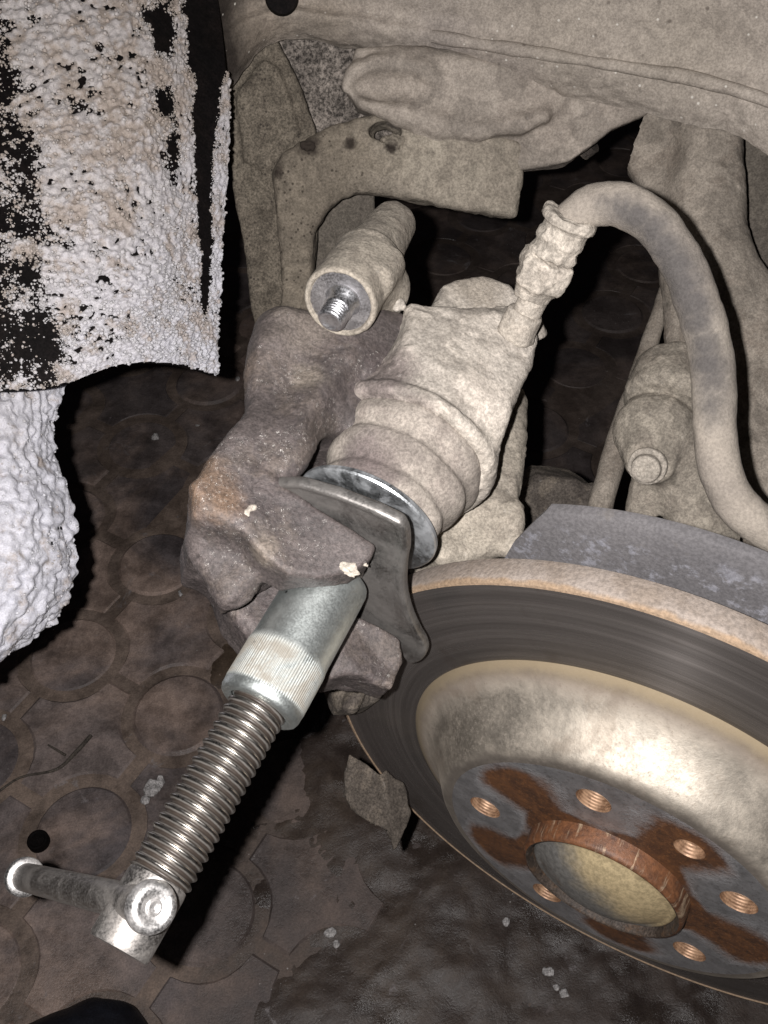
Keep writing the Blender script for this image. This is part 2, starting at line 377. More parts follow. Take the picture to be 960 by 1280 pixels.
# ================================================================== THE SETTING: paving
def gm_paver(name, ca, cb, cd, rough=.8):
    s = NT(name); oi = s.n('ShaderNodeObjectInfo'); geo = s.n('ShaderNodeNewGeometry').outputs['Position']
    col = s.mix(oi.outputs['Random'], ca, cb)
    big = s.noise(7, 5, .6, vec=geo, dist=.6)
    col = s.mix(s.ramp(big, .42, .62), col, cd)
    sm = s.noise(38, 8, .72, vec=geo); col = s.mul(col, s.ramp(sm, .3, .7, .55, 1.35))
    sg = s.n('ShaderNodeSeparateXYZ'); s.set(sg.inputs[0], geo)
    floor_dark = s.ramp(s.math('ADD', s.math('ADD', sg.outputs[0], s.math('MULTIPLY', sg.outputs[1], -.10)), s.math('MULTIPLY', s.math('SUBTRACT', s.noise(13, 6, .7, vec=geo), .5), .22)), -.23, -.10)  # dirt stain deepening towards the mud
    floor_dark = s.math('MAXIMUM', floor_dark, s.ramp(s.math('ADD', sg.outputs[1], s.math('MULTIPLY', s.math('SUBTRACT', s.noise(9, 5, .7, vec=geo), .5), .2)), .50, .75, 0, .6)); col = s.mix(s.math('MULTIPLY', floor_dark, .62), col, (.050, .039, .035))  # also darker farther back from the camera
    fr = s.noise(26, 8, .7, vec=geo, dist=1.1); col = s.mix(s.math('MULTIPLY', s.ramp(fr, .615, .69), .55), col, (.26, .24, .245))
    fi = s.noise(700, 4, .75, vec=geo); col = s.mul(col, s.ramp(fi, .25, .75, .7, 1.2))
    sp = s.math('MULTIPLY', s.ramp(s.voro(160, vec=geo), .05, .11, 1, 0), s.ramp(s.noise(14, 2, vec=geo), .55, .62)); col = s.mix(s.math('MULTIPLY', sp, .6), col, (.45, .43, .42))
    h = s.math('ADD', s.math('MULTIPLY', sm, .8), s.math('MULTIPLY', fi, .25))
    wet = s.ramp(s.noise(11, 5, .65, vec=geo), .45, .62); col = s.mul(col, s.ramp(wet, 0, 1, 1.1, .8))
    return s.out(col, s.math('MULTIPLY', s.ramp(sm, .35, .7, rough * .6, rough), s.ramp(wet, 0, 1, 1, .55)), 0, s.bump(h, .5, .003), .5)
M['paver'] = gm_paver('worn_concrete_paver', (.105, .089, .090), (.20, .162, .150), (.29, .215, .178))
M['joint'] = gm_paver('sandy_joint_dirt', (.20, .150, .120), (.20, .150, .120), (.17, .128, .104), .9)
M['mud'] = gm_paver('trodden_mud', (.048, .034, .026), (.048, .034, .026), (.098, .068, .044), .55)
S = .1135; LA = np.array([.0965, -.056]); LA = LA / np.linalg.norm(LA) * S; LB = np.array([-LA[1], LA[0]])
C0 = np.array([-.209, .526])
gx = np.linspace(-4, 4, 3); V = [(a, b, -.0011) for b in (-2, 6) for a in (-4, 4)]
ground = mesh_obj('ground', V, [(0, 1, 3, 2)], M['joint'], origin=(0, 0, 0), smooth=False); tag(ground, 'dark ground of joint dirt under the paving', kind='structure')
del ground['label']
def piece_mesh(name, outline, bev, zt, zb):
    P = np.array(outline); n = len(P); c = P.mean(0); d = unit_rows(P - c)
    V = [(*p, zb) for p in P] + [(*p, zt - bev * .8) for p in P] + [(*(p - q * bev), zt) for p, q in zip(P, d)]
    Fc = [(i, (i + 1) % n, n + (i + 1) % n, n + i) for i in range(n)] + [(n + i, n + (i + 1) % n, 2 * n + (i + 1) % n, 2 * n + i) for i in range(n)] + [tuple(2 * n + i for i in range(n))]
    me = bpy.data.meshes.new(name); me.from_pydata(V, [], Fc); me.materials.append(M['paver']); me.update(); return me
def unit_rows(a): return a / np.linalg.norm(a, axis=1)[:, None]
t = np.linspace(0, 2 * np.pi, 36, endpoint=False); me_disc = piece_mesh('paver_disc', np.stack([np.cos(t), np.sin(t)], 1) * .0372, .0032, 0, -.012)
inf = []; RO = .0455; g = .0042
for kx, ky in ((1, 1), (-1, 1), (-1, -1), (1, -1)):
    cc = np.array([kx, ky]) * S / 2; a0 = math.asin(g / RO); arc = []
    for u in np.linspace(a0, math.pi / 2 - a0, 7): arc.append((cc[0] - kx * RO * math.cos(u), cc[1] - ky * RO * math.sin(u)))
    # order counter-clockwise
    if kx * ky < 0: arc = arc[::-1]
    inf += arc[::-1] if False else arc
ang = np.argsort([math.atan2(p[1], p[0]) for p in inf]); inf = [inf[i] for i in ang]
inf = [(p[0] * (LA / S)[0] + p[1] * (LB / S)[0], p[0] * (LA / S)[1] + p[1] * (LB / S)[1]) for p in inf]
me_inf = piece_mesh('paver_infill', inf, .0030, 0, -.012)
def proj(P): q = RM.T @ (np.asarray(P, float) - CAM); return 480 + F * q[0] / q[2], 640 + F * q[1] / q[2], q[2]
npv = 0
for i in range(-16, 17):
    for j in range(-16, 17):
        for kind_, me in ((0, me_disc), (1, me_inf)):
            c = C0 + (i + .5 * kind_) * LA + (j + .5 * kind_) * LB
            if c[1] < -.05: continue
            x, y, z = proj((*c, 0))
            if z < .2 or not (-110 < x < 1070 and 60 < y < 1390): continue
            o = bpy.data.objects.new('paver_disc' if kind_ == 0 else 'paver_infill', me); COL.objects.link(o); o.parent = ground
            o.location = (c[0], c[1], rng.uniform(-.0012, .0012)); o.rotation_euler = (rng.uniform(-.012, .012), rng.uniform(-.012, .012), 0); npv += 1
print('pavers', npv)
# trodden mud lying over the paving under the hub
xs = np.arange(-.18, .75, .0035); ys = np.arange(-.12, .62, .0035); X, Y = np.meshgrid(xs, ys); Pm = np.stack([X.ravel(), Y.ravel(), 0 * X.ravel()], 1)
ed = np.minimum((Pm[:, 0] + .09 + .05 * fbm(Pm, 9, 3, 3) + .12 * np.clip(Pm[:, 1] - .25, 0, 1)) / .05, (.52 + .05 * fbm(Pm, 8, 3, 9) - Pm[:, 1]) / .07)
hm = np.clip(ed, -1, 1) * .004 - .0012 + .0022 * fbm(Pm, 22, 5, 5, .6) + .0006 * fbm(Pm, 240, 3, 8)
Pm[:, 2] = hm; nx_, ny_ = len(xs), len(ys); f = np.arange(nx_ * ny_).reshape(ny_, nx_)
q = np.stack([f[:-1, :-1], f[:-1, 1:], f[1:, 1:], f[1:, :-1]], 2).reshape(-1, 4); q = q[(hm[q] > -.0011).any(1)]
us = np.unique(q); re = -np.ones(len(Pm), int); re[us] = np.arange(len(us))
mud = mesh_obj('mud', Pm[us], re[q], M['mud'], origin=(0, 0, 0)); tag(mud, 'dark trodden mud covering the paving below the hub', 'mud', kind='stuff')

# ================================================================== car body over the wheel
rows = [
 [(262, 175, .470), (300, 92, .488), (352, 50, .494), (435, 60, .498), (522, 80, .496), (668, 114, .484), (763, 133, .474), (874, 157, .456), (930, 172, .448), (1020, 235, .432)],
 [(258, 160, .466), (295, 80, .480), (350, 40, .486), (435, 50, .489), (522, 68, .487), (668, 98, .475), (763, 115, .465), (874, 136, .448), (930, 150, .440), (1020, 205, .425)],
 [(250, 110, .458), (288, 45, .470), (350, 18, .475), (440, 28, .477), (530, 44, .474), (668, 66, .463), (770, 83, .453), (866, 98, .442), (930, 115, .433), (1020, 150, .420)],
 [(242, 60, .455), (285, 15, .468), (350, -8, .474), (440, 0, .474), (530, 12, .470), (668, 28, .458), (770, 40, .447), (866, 50, .437), (930, 62, .428), (1020, 90, .415)],
 [(230, -90, .43), (280, -90, .435), (350, -90, .435), (440, -90, .435), (530, -90, .43), (668, -90, .42), (770, -90, .41), (866, -90, .40), (930, -90, .39), (1020, -90, .38)]]
G = sheet(rows, 200, 70)
beamt = thing('underbody_rail', 'dusty beige underbody rail crossing the top of the picture', 'car body', loc=W(600, 60, .48))
s = NT('dust_on_rail')
col = s.mix(s.ramp(s.noise(9, 6, .62, dist=.6), .35, .66), (.39, .345, .298), (.31, .272, .235))
col = s.mix(s.math('MULTIPLY', s.ramp(s.noise(30, 7, .7), .5, .68),   .5), col, (.245, .212, .182))
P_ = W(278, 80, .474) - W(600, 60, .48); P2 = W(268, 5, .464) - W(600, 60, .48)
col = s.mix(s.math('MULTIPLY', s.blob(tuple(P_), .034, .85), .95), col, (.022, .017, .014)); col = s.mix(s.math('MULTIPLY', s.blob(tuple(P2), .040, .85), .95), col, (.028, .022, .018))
for px, py, z_, r_, cc in ((560, 70, .485, .03, (.225, .198, .185)), (640, 90, .472, .025, (.235, .205, .19)), (700, 30, .455, .05, (.36, .318, .268)), (850, 60, .44, .04, (.35, .31, .26)), (400, 20, .477, .03, (.275, .235, .19)), (330, 40, .482, .022, (.30, .25, .20))):
    col = s.mix(s.math('MULTIPLY', s.blob(tuple(W(px, py, z_) - W(600, 60, .48)), r_, .9), .6), col, cc)
for px, py, rr in ((472, 54, .0032), (320, 26, .003), (405, 40, .002), (812, 110, .0022), (640, 90, .0018), (905, 60, .002)):
    col = s.mix(s.math('MULTIPLY', s.blob(tuple(on_plane(px, py, W(px, py, .487), RM @ np.array([0, 0, 1.])) - W(600, 60, .48)), rr * 2.2, .5), .0), col, (.05, .04, .035))
g_ = s.noise(900, 5, .75); m_ = s.noise(170, 6, .72); col = s.mul(s.mul(col, s.ramp(g_, .36, .64, .76, 1.16)), s.ramp(m_, .36, .64, .84, 1.10))
v_ = s.voro(150); sm_ = s.math('MULTIPLY', s.ramp(v_, .07, .12, 1, 0), s.ramp(s.noise(24, 2), .46, .52)); col = s.mix(s.math('MULTIPLY', sm_, .9), col, (.62, .59, .53))
sd = s.math('MULTIPLY', s.ramp(s.voro(95, vec=s.co), .05, .13, 1, 0), s.ramp(s.noise(17, 2), .54, .6)); col = s.mix(s.math('MULTIPLY', sd, .55), col, (.07, .055, .045))
M['rail'] = s.out(col, .93, 0, s.bump(s.math('ADD', s.math('MULTIPLY', m_, 1.0), s.math('MULTIPLY', g_, .4)), .55, .0014), .2)
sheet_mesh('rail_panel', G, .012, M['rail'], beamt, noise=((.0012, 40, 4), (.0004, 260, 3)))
# a raised seam along the rail and the dark drain plug at the top
seam = [W(x, y, z) for x, y, z in ((540, 46, .474), (600, 55, .469), (658, 64, .4635), (716, 73, .458), (797, 87, .450), (864, 98, .442), (960, 126, .4275), (1010, 146, .4205))]
tube('weld_seam', seam, .0030, M['rail'], beamt, n=12, sub=14, noise=(.0007, 60))
pl = tube('drain_plug', [W(352, -3, .468), W(352, -4, .460)], [.0085, .0075], M['black'], beamt, n=24)

# ---- inner panels and the mounting bracket
O = W(480, 220, .495); ez = unit(CAM - O + np.array([0, 0, .05])); ex = unit(np.cross([0, 0, 1.0], ez)); ey = np.cross(ez, ex)
lo, hi = (-.15, -.135, -.085), (.155, .105, .03)
c = Cast(O, ex, ey, ez, (-.12, -.13, -.05), (-.02, .10, -.005), .0012)
c.pxprism([(283, 110), (300, 70), (345, 45), (362, 80), (394, 160), (396, 300), (390, 430), (332, 452), (314, 390), (303, 300), (290, 235), (282, 170)], -.025, -.034, -.025, .002, 0)
c.pxprism([(296, 120), (330, 75), (348, 85), (376, 165), (352, 195), (332, 215), (305, 200)], -.025, -.03, -.0215, .0015, .003)
sp = c.build('inner_side_panel', M['panel_speckled'], noise=((.0007, 45, 4), (.0003, 300, 2)))
tag(sp, 'tall grimy side panel next to the snowy arch liner', 'panel')
c = Cast(O, ex, ey, ez, (-.08, -.02, -.075), (.06, .11, -.03), .0012)
c.pxprism([(340, 35), (440, 40), (560, 70), (560, 160), (470, 175), (394, 172), (372, 110)], -.045, -.055, -.045, .002, 0)
tp = c.build('inner_top_panel', M['panel_grainy'], noise=((.0005, 60, 4), (.0003, 420, 2)))
tag(tp, 'dark grey gritty panel tucked below the underbody rail', 'panel')
c = Cast(O, ex, ey, ez, (-.10, -.10, -.06), (-.0, .02, -.03), .0014)
c.pxprism([(380, 240), (470, 235), (470, 300), (440, 350), (385, 380)], -.05, -.058, -.05, .002, 0)
bp = c.build('rear_gusset', M['panel'], noise=((.0006, 60, 4),)); tag(bp, 'shaded grey gusset behind the slider boss', 'panel')

bt = thing('mounting_bracket', 'L-shaped dusty steel bracket with an oval hole', 'bracket', loc=O)
def bracket_mat():
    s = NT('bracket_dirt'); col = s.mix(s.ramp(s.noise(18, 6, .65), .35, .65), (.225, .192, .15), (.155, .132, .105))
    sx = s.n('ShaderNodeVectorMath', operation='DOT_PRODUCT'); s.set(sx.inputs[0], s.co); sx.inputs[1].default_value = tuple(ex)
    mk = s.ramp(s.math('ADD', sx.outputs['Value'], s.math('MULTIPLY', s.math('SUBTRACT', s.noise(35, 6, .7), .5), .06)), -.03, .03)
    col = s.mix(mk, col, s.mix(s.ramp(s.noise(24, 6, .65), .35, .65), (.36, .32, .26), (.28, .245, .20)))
    g = s.noise(800, 5, .75); m = s.noise(160, 6, .72); col = s.mul(s.mul(col, s.ramp(g, .36, .64, .70, 1.18)), s.ramp(m, .36, .64, .78, 1.14))
    pit = s.math('MULTIPLY', s.ramp(s.voro(330), .13, .30, 1, 0), s.math('MULTIPLY', s.ramp(s.noise(45, 4, .7), .44, .56), s.math('SUBTRACT', 1.0, s.math('MULTIPLY', mk, .85))))
    col = s.mix(s.math('MULTIPLY', pit, .85), col, (.035, .028, .022))
    for px, py, r in ((385, 178, .0085), (436, 178, .005), (490, 182, .0045), (345, 213, .006), (537, 193, .0042), (545, 206, .002)):
        p = on_plane(px, py, O, ez) - O; col = s.mix(s.math('MULTIPLY', s.blob(tuple(p), r, .5), .92), col, (.022, .016, .013))
    return s.out(col, .92, 0, s.bump(s.math('ADD', m, s.math('MULTIPLY', g, .4)), .6, .0014), .25)
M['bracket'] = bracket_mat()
c = Cast(O, ex, ey, ez, (-.085, -.12, -.04), (.11, .06, .03), .0011)
c.pxprism([(338, 215), (352, 190), (388, 166), (412, 156), (470, 140), (560, 150), (655, 178), (655, 215), (646, 271), (600, 266), (560, 259), (500, 247), (447, 241), (427, 247), (406, 265), (392, 290), (391, 350), (388, 425), (345, 440), (350, 360), (344, 290)], 0, -.024, 0, .005, 0, top=lambda x, y: .004 * np.sin(x * 40))
h3 = c.l3(481, 164, 0); c.ell(h3, (.0092, .0046, .03), .001, 'sub')
for px, py, r in ((386, 178, .005),): q_ = c.l3(px, py, -.001); c.ell(q_, (r * 1.1, r * 1.4, .004), .001, 'sub')
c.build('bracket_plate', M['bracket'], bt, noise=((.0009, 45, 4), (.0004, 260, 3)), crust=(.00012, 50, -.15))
for px, py, r in ((386, 182, .0026), (493, 178, .004), (505, 184, .0025), (497, 190, .0022), (483, 176, .0022)):
    cc = Cast(O, ex, ey, ez, np.array(c.l3(px, py, 0)) - .008, np.array(c.l3(px, py, 0)) + .008, .0006); cc.ell(cc.l3(px, py, .0), (r * 1.5, r, r * .7), 0)
    cc.build('mud_crust', M['bracket'], bt, noise=((.001, 300, 3),))

at = thing('control_arm', 'pressed dusty control arm curving below the underbody rail', 'control arm', loc=O)
c = Cast(O, ex, ey, ez, (-.035, -.01, -.05), (.16, .105, .03), .0011)
up_ = [(445, 60), (540, 60), (640, 80), (760, 105), (812, 140)]
c.pxprism(up_ + [(770, 160), (746, 180), (715, 203), (640, 212), (570, 200), (520, 170), (500, 156), (470, 140), (446, 132), (434, 112)], .002, -.03, .002, .003, 0, top=lambda x, y: .002 * np.sin(x * 45 + 1))
c.pxprism([(431, 106), (438, 90), (468, 78), (500, 60), (640, 80), (740, 104), (717, 119), (700, 140), (650, 161), (600, 169), (550, 162), (500, 145), (452, 128)], .0055, -.02, .0055, .0035, .006, top=lambda x, y: .002 * np.sin(x * 38 + .4))
for pts, wz, r in ((((438, 108), (455, 124), (500, 141), (550, 157), (600, 164), (650, 156), (680, 145)), .0060, .0036), (((437, 106), (447, 93), (470, 86), (500, 84), (530, 92), (545, 104)), .0062, .0040)):
    for a_, b_ in zip(pts, pts[1:]): c.capsule(c.l3(*a_, wz), c.l3(*b_, wz), r, k=.006)
c.ell(c.l3(486, 109, .010), (.020, .0070, .009), .006, 'sub')
c.build('arm_pressing', M['dust_beam'], at, noise=((.0009, 36, 4), (.0002, 300, 3)), crust=(.00012, 45, -.2))
tube('bolt_stub', [W(727, 188, .53), W(740, 178, .525)], .0062, M['dust_dark'], at, n=18)

# ---- right: trailing arm, drop link, bush, spring seat
O2 = W(860, 400, .485); ez2 = unit(CAM - O2 + np.array([-.05, 0, .10])); ex2 = unit(np.cross([0, 0, 1.0], ez2)); ey2 = np.cross(ez2, ex2)
tt = thing('trailing_arm', 'broad dusty cast trailing arm behind the brake hose', 'suspension arm', loc=O2)
c = Cast(O2, ex2, ey2, ez2, (-.06, -.15, -.06), (.09, .13, .03), .0013)
c.pxprism([(762, 150), (812, 130), (880, 140), (926, 150), (930, 280), (945, 326), (1000, 380), (1010, 720), (890, 720), (868, 560), (866, 458), (830, 458), (826, 250), (800, 232), (780, 205)], 0, -.03, 0, .008, 0, top=lambda x, y: .004 * np.sin(x * 70 + .6))
c.capsule(c.l3(868, 160, -.002), c.l3(880, 330, 0), .011, .012, .02)
c.capsule(c.l3(880, 330, 0), c.l3(985, 500, .0), .012, .02, .02)
c.ell(c.l3(815, 185, .004), (.012, .016, .010), .012, 'sub')
c.build('arm_casting', M['dust_arm'], tt, noise=((.0008, 36, 4), (.0002, 300, 3)), crust=(.00012, 45, -.2))
c = Cast(O2, ex2, ey2, ez2, (-.02, -.06, -.09), (.11, .13, -.045), .0018)
c.pxprism([(920, 150), (1010, 160), (1010, 345), (948, 330), (925, 280)], -.06, -.075, -.06, .003, 0)
pp = c.build('inner_wing_panel', M['panel'], noise=((.0006, 50, 3),)); tag(pp, 'shaded wing panel at the right edge behind the trailing arm', 'panel')
lt = thing('drop_link', 'thin slanting dusty drop link left of the bush', 'drop link', loc=W(755, 625, .46))
tube('link_rod', [W(848, 320, .52), W(826, 385, .505), W(800, 470, .495), W(775, 545, .48), W(744, 655, .460)], [.0042, .0042, .0055, .0062, .0066], M['dust_arm'], lt, n=18, noise=(.0004, 120))
O3 = W(822, 540, .43); AX = RM @ unit([-.427, .752, -.5])
mt_ = thing('bush_mount', 'rounded dusty bush with a bolt head above the dust shield', 'bush', loc=O3)
ez3 = unit(CAM - O3 + np.array([0, 0, .08])); ex3 = unit(np.cross([0, 0, 1.0], ez3)); ey3 = np.cross(ez3, ex3)
c = Cast(O3, ex3, ey3, ez3, (-.04, -.07, -.05), (.05, .05, .03), .0009)
c.cyl(c.l3(850, 462, -.018), c.l3(834, 512, -.002), .0205, .0212, .005, 0)
c.ell(c.l3(818, 540, .000), (.0188, .0188, .0160), .0015)
c.cyl(c.l3(818, 560, -.006), c.l3(812, 578, .014), .0125, .0112, .003, .006)
c.capsule(c.l3(812, 585, -.012), c.l3(793, 665, -.015), .0072, .0066, .006)
c.capsule(c.l3(845, 580, -.008), c.l3(872, 680, -.010), .0115, .009, .012)
c.capsule(c.l3(865, 560, -.012), c.l3(905, 690, -.018), .012, .012, .012)
c.build('bush_body', M['dust_mid'], mt_, noise=((.0006, 50, 4), (.0002, 330, 3)), crust=(.00014, 70, -.15))
c = Cast(O3, ex3, ey3, ez3, (-.02, -.03, .0), (.02, .005, .03), .0006)
b0, b1 = c.l3(811, 580, .012), c.l3(806, 588, .021); c.cyl(b0, b1, .0068, .0064, .0012, 0); c.cyl(b0, c.l3(808, 584, .0165), .0088, .0088, .001, .001)
c.build('bolt_head', M['dust'], mt_, noise=((.0002, 300, 2),))
cr = Cast(O3, ex3, ey3, ez3, (-.01, .015, -.03), (.03, .045, .012), .0007)
for k_ in range(22):
    px, py = 830 + 32 * rng.random(), 458 + 18 * rng.random(); q_ = cr.l3(px, py, -.006 + .008 * rng.random()); cr.ell(q_, tuple(rng.uniform(.0014, .0036, 3)), .001)
cr.build('dirt_crumbs', M['dust_dark'], mt_, noise=((.0006, 500, 3),), smooth_it=1)
O4 = W(700, 615, .48)
c = Cast(O4, ex, ey, ez, (-.03, -.03, -.03), (.035, .03, .02), .0009)
c.pxprism([(655, 610), (672, 594), (722, 600), (745, 615), (762, 645), (758, 680), (655, 680)], .008, -.02, .008, .004, 0)
c.capsule(c.l3(742, 612, .004), c.l3(760, 650, .004), .004, k=.003)
ss = c.build('spring_seat', M['dust_dark'], noise=((.0006, 90, 4),)); tag(ss, 'dark brown spring seat between caliper and drop link', 'spring seat')

# ================================================================== brake disc and hub
DC = CAM + RM @ np.array([.10105, .12966, .38585]); DN = unit(RM @ np.array([-.4860, .6590, -.5739]) * np.array([1, 1, 0]))
DX = unit(np.cross([0, 0, 1.0], DN)); DX = DX if DX[0] > 0 else -DX; DY = np.cross(DN, DX)
if DY[2] < 0: DX = -DX; DY = -DY
DM = frameM(DC, DX, DY, DN)
SGN = 1 if DX[0] > 0 else -1
def radial(s):
    sx = s.n('ShaderNodeSeparateXYZ'); s.set(sx.inputs[0], s.co); x, y, z = sx.outputs
    return s.math('SQRT', s.math('ADD', s.math('MULTIPLY', x, x), s.math('MULTIPLY', y, y))), s.math('ARCTAN2', y, x), z, x, y
def ring_mat():
    s = NT('scored_friction_face'); r, th, z, x, y = radial(s)
    cv = s.n('ShaderNodeCombineXYZ'); s.set(cv.inputs[0], r); s.set(cv.inputs[1], s.math('MULTIPLY', s.math('SINE', th), .002)); s.set(cv.inputs[2], s.math('MULTIPLY', s.math('COSINE', th), .002))
    g1 = s.noise(900, 6, .7, vec=cv.outputs[0]); g2 = s.noise(220, 4, .6, vec=cv.outputs[0]); bl = s.noise(28, 6, .65)
    col = s.mix(s.ramp(g1, .35, .65), (.155, .140, .132), (.195, .178, .168)); col = s.mul(col, s.ramp(g2, .32, .68, .78, 1.1))
    col = s.mix(s.math('MULTIPLY', s.ramp(bl, .55, .72), .45), col, (.09, .07, .055))
    s.b.inputs['Anisotropic'].default_value = .93; s.b.inputs['Anisotropic Rotation'].default_value = .25
    tn = s.n('ShaderNodeTangent', direction_type='RADIAL', axis='Z'); s.t.links.new(tn.outputs[0], s.b.inputs['Tangent'])
    return s.out(col, s.ramp(g2, .3, .7, .24, .29), .72, s.bump(g1, .06, .0003))
M['ring'] = ring_mat()
def rim_mat():
    s = NT('rusty_disc_rim'); a = s.noise(60, 7, .7); col = s.mix(s.ramp(a, .35, .65), (.275, .235, .205), (.22, .18, .148))
    r, th, z, x, y = radial(s)
    col = s.mix(s.math('MULTIPLY', s.ramp(s.math('ADD', z, s.math('MULTIPLY', s.math('SUBTRACT', s.noise(90, 5), .5), .006)), -.0022, -.0003), .8), col, (.26, .178, .11))
    b = s.noise(700, 5, .7); col = s.mul(col, s.ramp(b, .3, .7, .7, 1.2)); return s.out(col, .85, 0, s.bump(b, .5, .0007), .3)
M['rim'] = rim_mat()
def hat_mat():
    s = NT('bare_disc_hat'); r, th, z, x, y = radial(s); fine = s.noise(650, 6, .72); med = s.noise(70, 7, .7, dist=.3); big = s.noise(22, 5, .6)
    col = s.mul((.53, .48, .41), s.ramp(med, .34, .66, .66, 1.12)); col = s.mix(s.math('MULTIPLY', s.ramp(s.noise(34, 7, .72, dist=.8), .5, .66), .45), col, (.27, .22, .175))
    spk = s.math('MULTIPLY', s.ramp(s.math('ADD', fine, s.math('MULTIPLY', s.math('SUBTRACT', big, .5), .35)), .55, .72), .5); col = s.mix(spk, col, (.14, .10, .07))
    edge = s.ramp(s.math('ADD', r, s.math('MULTIPLY', s.math('SUBTRACT', med, .5), .006)), .0925, .0985)          # yellow-brown rust at the root
    root = s.ramp(s.math('ADD', r, s.math('MULTIPLY', s.math('SUBTRACT', big, .5), .012)), .086, .094)
    col = s.mix(s.math('MULTIPLY', root, .6), col, (.20, .155, .12)); col = s.mix(s.math('MULTIPLY', edge, .9), col, (.205, .16, .098))
    dk = s.ramp(s.math('ADD', r, s.math('MULTIPLY', s.math('SUBTRACT', big, .5), .014)), .0712, .0765, 1, 0); col = s.mix(s.math('MULTIPLY', dk, .75), col, (.10, .085, .075))
    ro = s.math('ADD', s.ramp(fine, .3, .7, .56, .68), s.math('MULTIPLY', s.math('MAXIMUM', root, dk), .25)); mt = s.math('SUBTRACT', 1.0, s.math('MULTIPLY', s.math('MAXIMUM', edge, s.math('MAXIMUM', spk, s.math('MULTIPLY', root, .5))), .85))
    return s.out(col, ro, mt, s.bump(fine, .22, .0006))
M['hat'] = hat_mat()
HOLE0 = 34.0
def face_mat():
    s = NT('hub_face_with_rust'); r, th, z, x, y = radial(s); fine = s.noise(700, 6, .72); med = s.noise(110, 7, .7)
    ph = s.math('SUBTRACT', th, math.radians(HOLE0)); k = s.math('COSINE', s.math('MULTIPLY', ph, 5.0))
    k = s.math('ADD', k, s.math('MULTIPLY', s.math('SUBTRACT', s.noise(75, 6, .7), .5), 1.1))
    k = s.math('ADD', k, s.math('MULTIPLY', s.ramp(r, .060, .069), .9))
    k = s.math('SUBTRACT', k, s.math('MULTIPLY', s.ramp(r, .0345, .041, 1, 0), 1.2))
    clean = s.ramp(s.math('ADD', k, s.math('MULTIPLY', s.math('SUBTRACT', fine, .5), .9)), -.55, .60)
    grey = s.mul((.50, .505, .52), s.ramp(med, .3, .7, .7, 1.15)); grey = s.mix(s.math('MULTIPLY', s.ramp(fine, .52, .68), .5), grey, (.12, .10, .09))
    rust = s.mix(s.ramp(med, .35, .65), (.095, .042, .019), (.050, .024, .014)); rust = s.mix(s.math('MULTIPLY', s.ramp(fine, .48, .68), .6), rust, (.19, .082, .03)); rust = s.mix(s.math('MULTIPLY', s.ramp(s.noise(140, 5, .75), .52, .68), .6), rust, (.020, .013, .010))
    col = s.mix(clean, rust, grey)
    return s.out(col, s.ramp(clean, 0, 1, .46, .38), s.math('MULTIPLY', clean, .85), s.bump(s.math('ADD', s.math('MULTIPLY', clean, 1.4), s.math('MULTIPLY', fine, .5)), .6, .0009))
M['face'] = face_mat()
disc = thing('brake_disc', 'worn brake disc with rusty rim and shiny hat', 'brake disc', M=DM)
TH = .0118
lathe('friction_face', [(.0995, -.0004), (.1007, 0), (.1200, -.0003), (.1388, -.0002)], M['ring'], disc, 240)
lathe('rusty_rim', [(.1388, -.0002), (.1392, .0003), (.1402, .0001), (.1410, -.0012), (.14115, -.004), (.1410, -.0095), (.1404, -TH), (.100, -TH)], M['rim'], disc, 240)
lathe('disc_hat', [(.1012, -.0025), (.1000, -.0012), (.0988, .0006), (.0965, .0019), (.0925, .0036), (.0880, .0064), (.0842, .0098), (.0806, .0140), (.0778, .0180), (.0756, .0208), (.0735, .0226), (.0712, .0234), (.0690, .0235)], M['hat'], disc, 200, sharpdeg=70)
# mounting face with bolt holes
bm = bmesh.new()
def loop(cx, cy, r, n): 
    vs = [bm.verts.new((cx + r * math.cos(2 * math.pi * i / n), cy + r * math.sin(2 * math.pi * i / n), .0235)) for i in range(n)]
    return [bm.edges.new((vs[i], vs[(i + 1) % n])) for i in range(n)]
es = loop(0, 0, .0691, 120) + loop(0, 0, .0315, 72)
HOLES = [(.0540 * math.cos(math.radians(HOLE0 + 72 * k)), .0540 * math.sin(math.radians(HOLE0 + 72 * k)), .0068) for k in range(5)] + [(.0552 * math.cos(math.radians(67.5)), .0552 * math.sin(math.radians(67.5)), .0056)]
for hx, hy, hr in HOLES: es += loop(hx, hy, hr, 32)
bmesh.ops.triangle_fill(bm, edges=es, use_beauty=True)
me = bpy.data.meshes.new('mounting_face')
for f_ in bm.faces:
    if f_.normal.z < 0: f_.normal_flip()
bm.to_mesh(me); bm.free(); me.materials.append(M['face']); mf = bpy.data.objects.new('mounting_face', me); COL.objects.link(mf); mf.parent = disc; WORLDM[mf.name] = DM
s = NT('copper_rust_shaded_by_depth'); n_ = s.noise(300, 5, .7); zz = s.n('ShaderNodeSeparateXYZ'); s.set(zz.inputs[0], s.co); depth_shade = s.ramp(zz.outputs[2], .0125, .0200); M['hole'] = s.out(s.mix(depth_shade, (.040, .024, .016), s.mix(s.ramp(n_, .35, .65), (.40, .25, .155), (.17, .095, .055))), .5, .4, s.bump(s.math('ADD', n_, s.math('SINE', s.math('MULTIPLY', zz.outputs[2], 5000.0))), .18, .0006))  # coppery rust, with shade painted in darker towards the bottom of the hole
for i, (hx, hy, hr) in enumerate(HOLES):
    if i < 5: lathe('bolt_hole', [(hr, .0236), (hr * .985, .0226), (hr * .97, .0165), (hr * .94, .0160), (hr * .93, .0088)], M['hole'], disc, 32, off=(hx, hy))
    else: lathe('screw_hole', [(.0057, .0236), (.0044, .0200), (.0042, .0140), (.0026, .0139), (.0024, .0088)], M['nose_in'] if 'nose_in' in M else M['hole'] , disc, 32, off=(hx, hy))
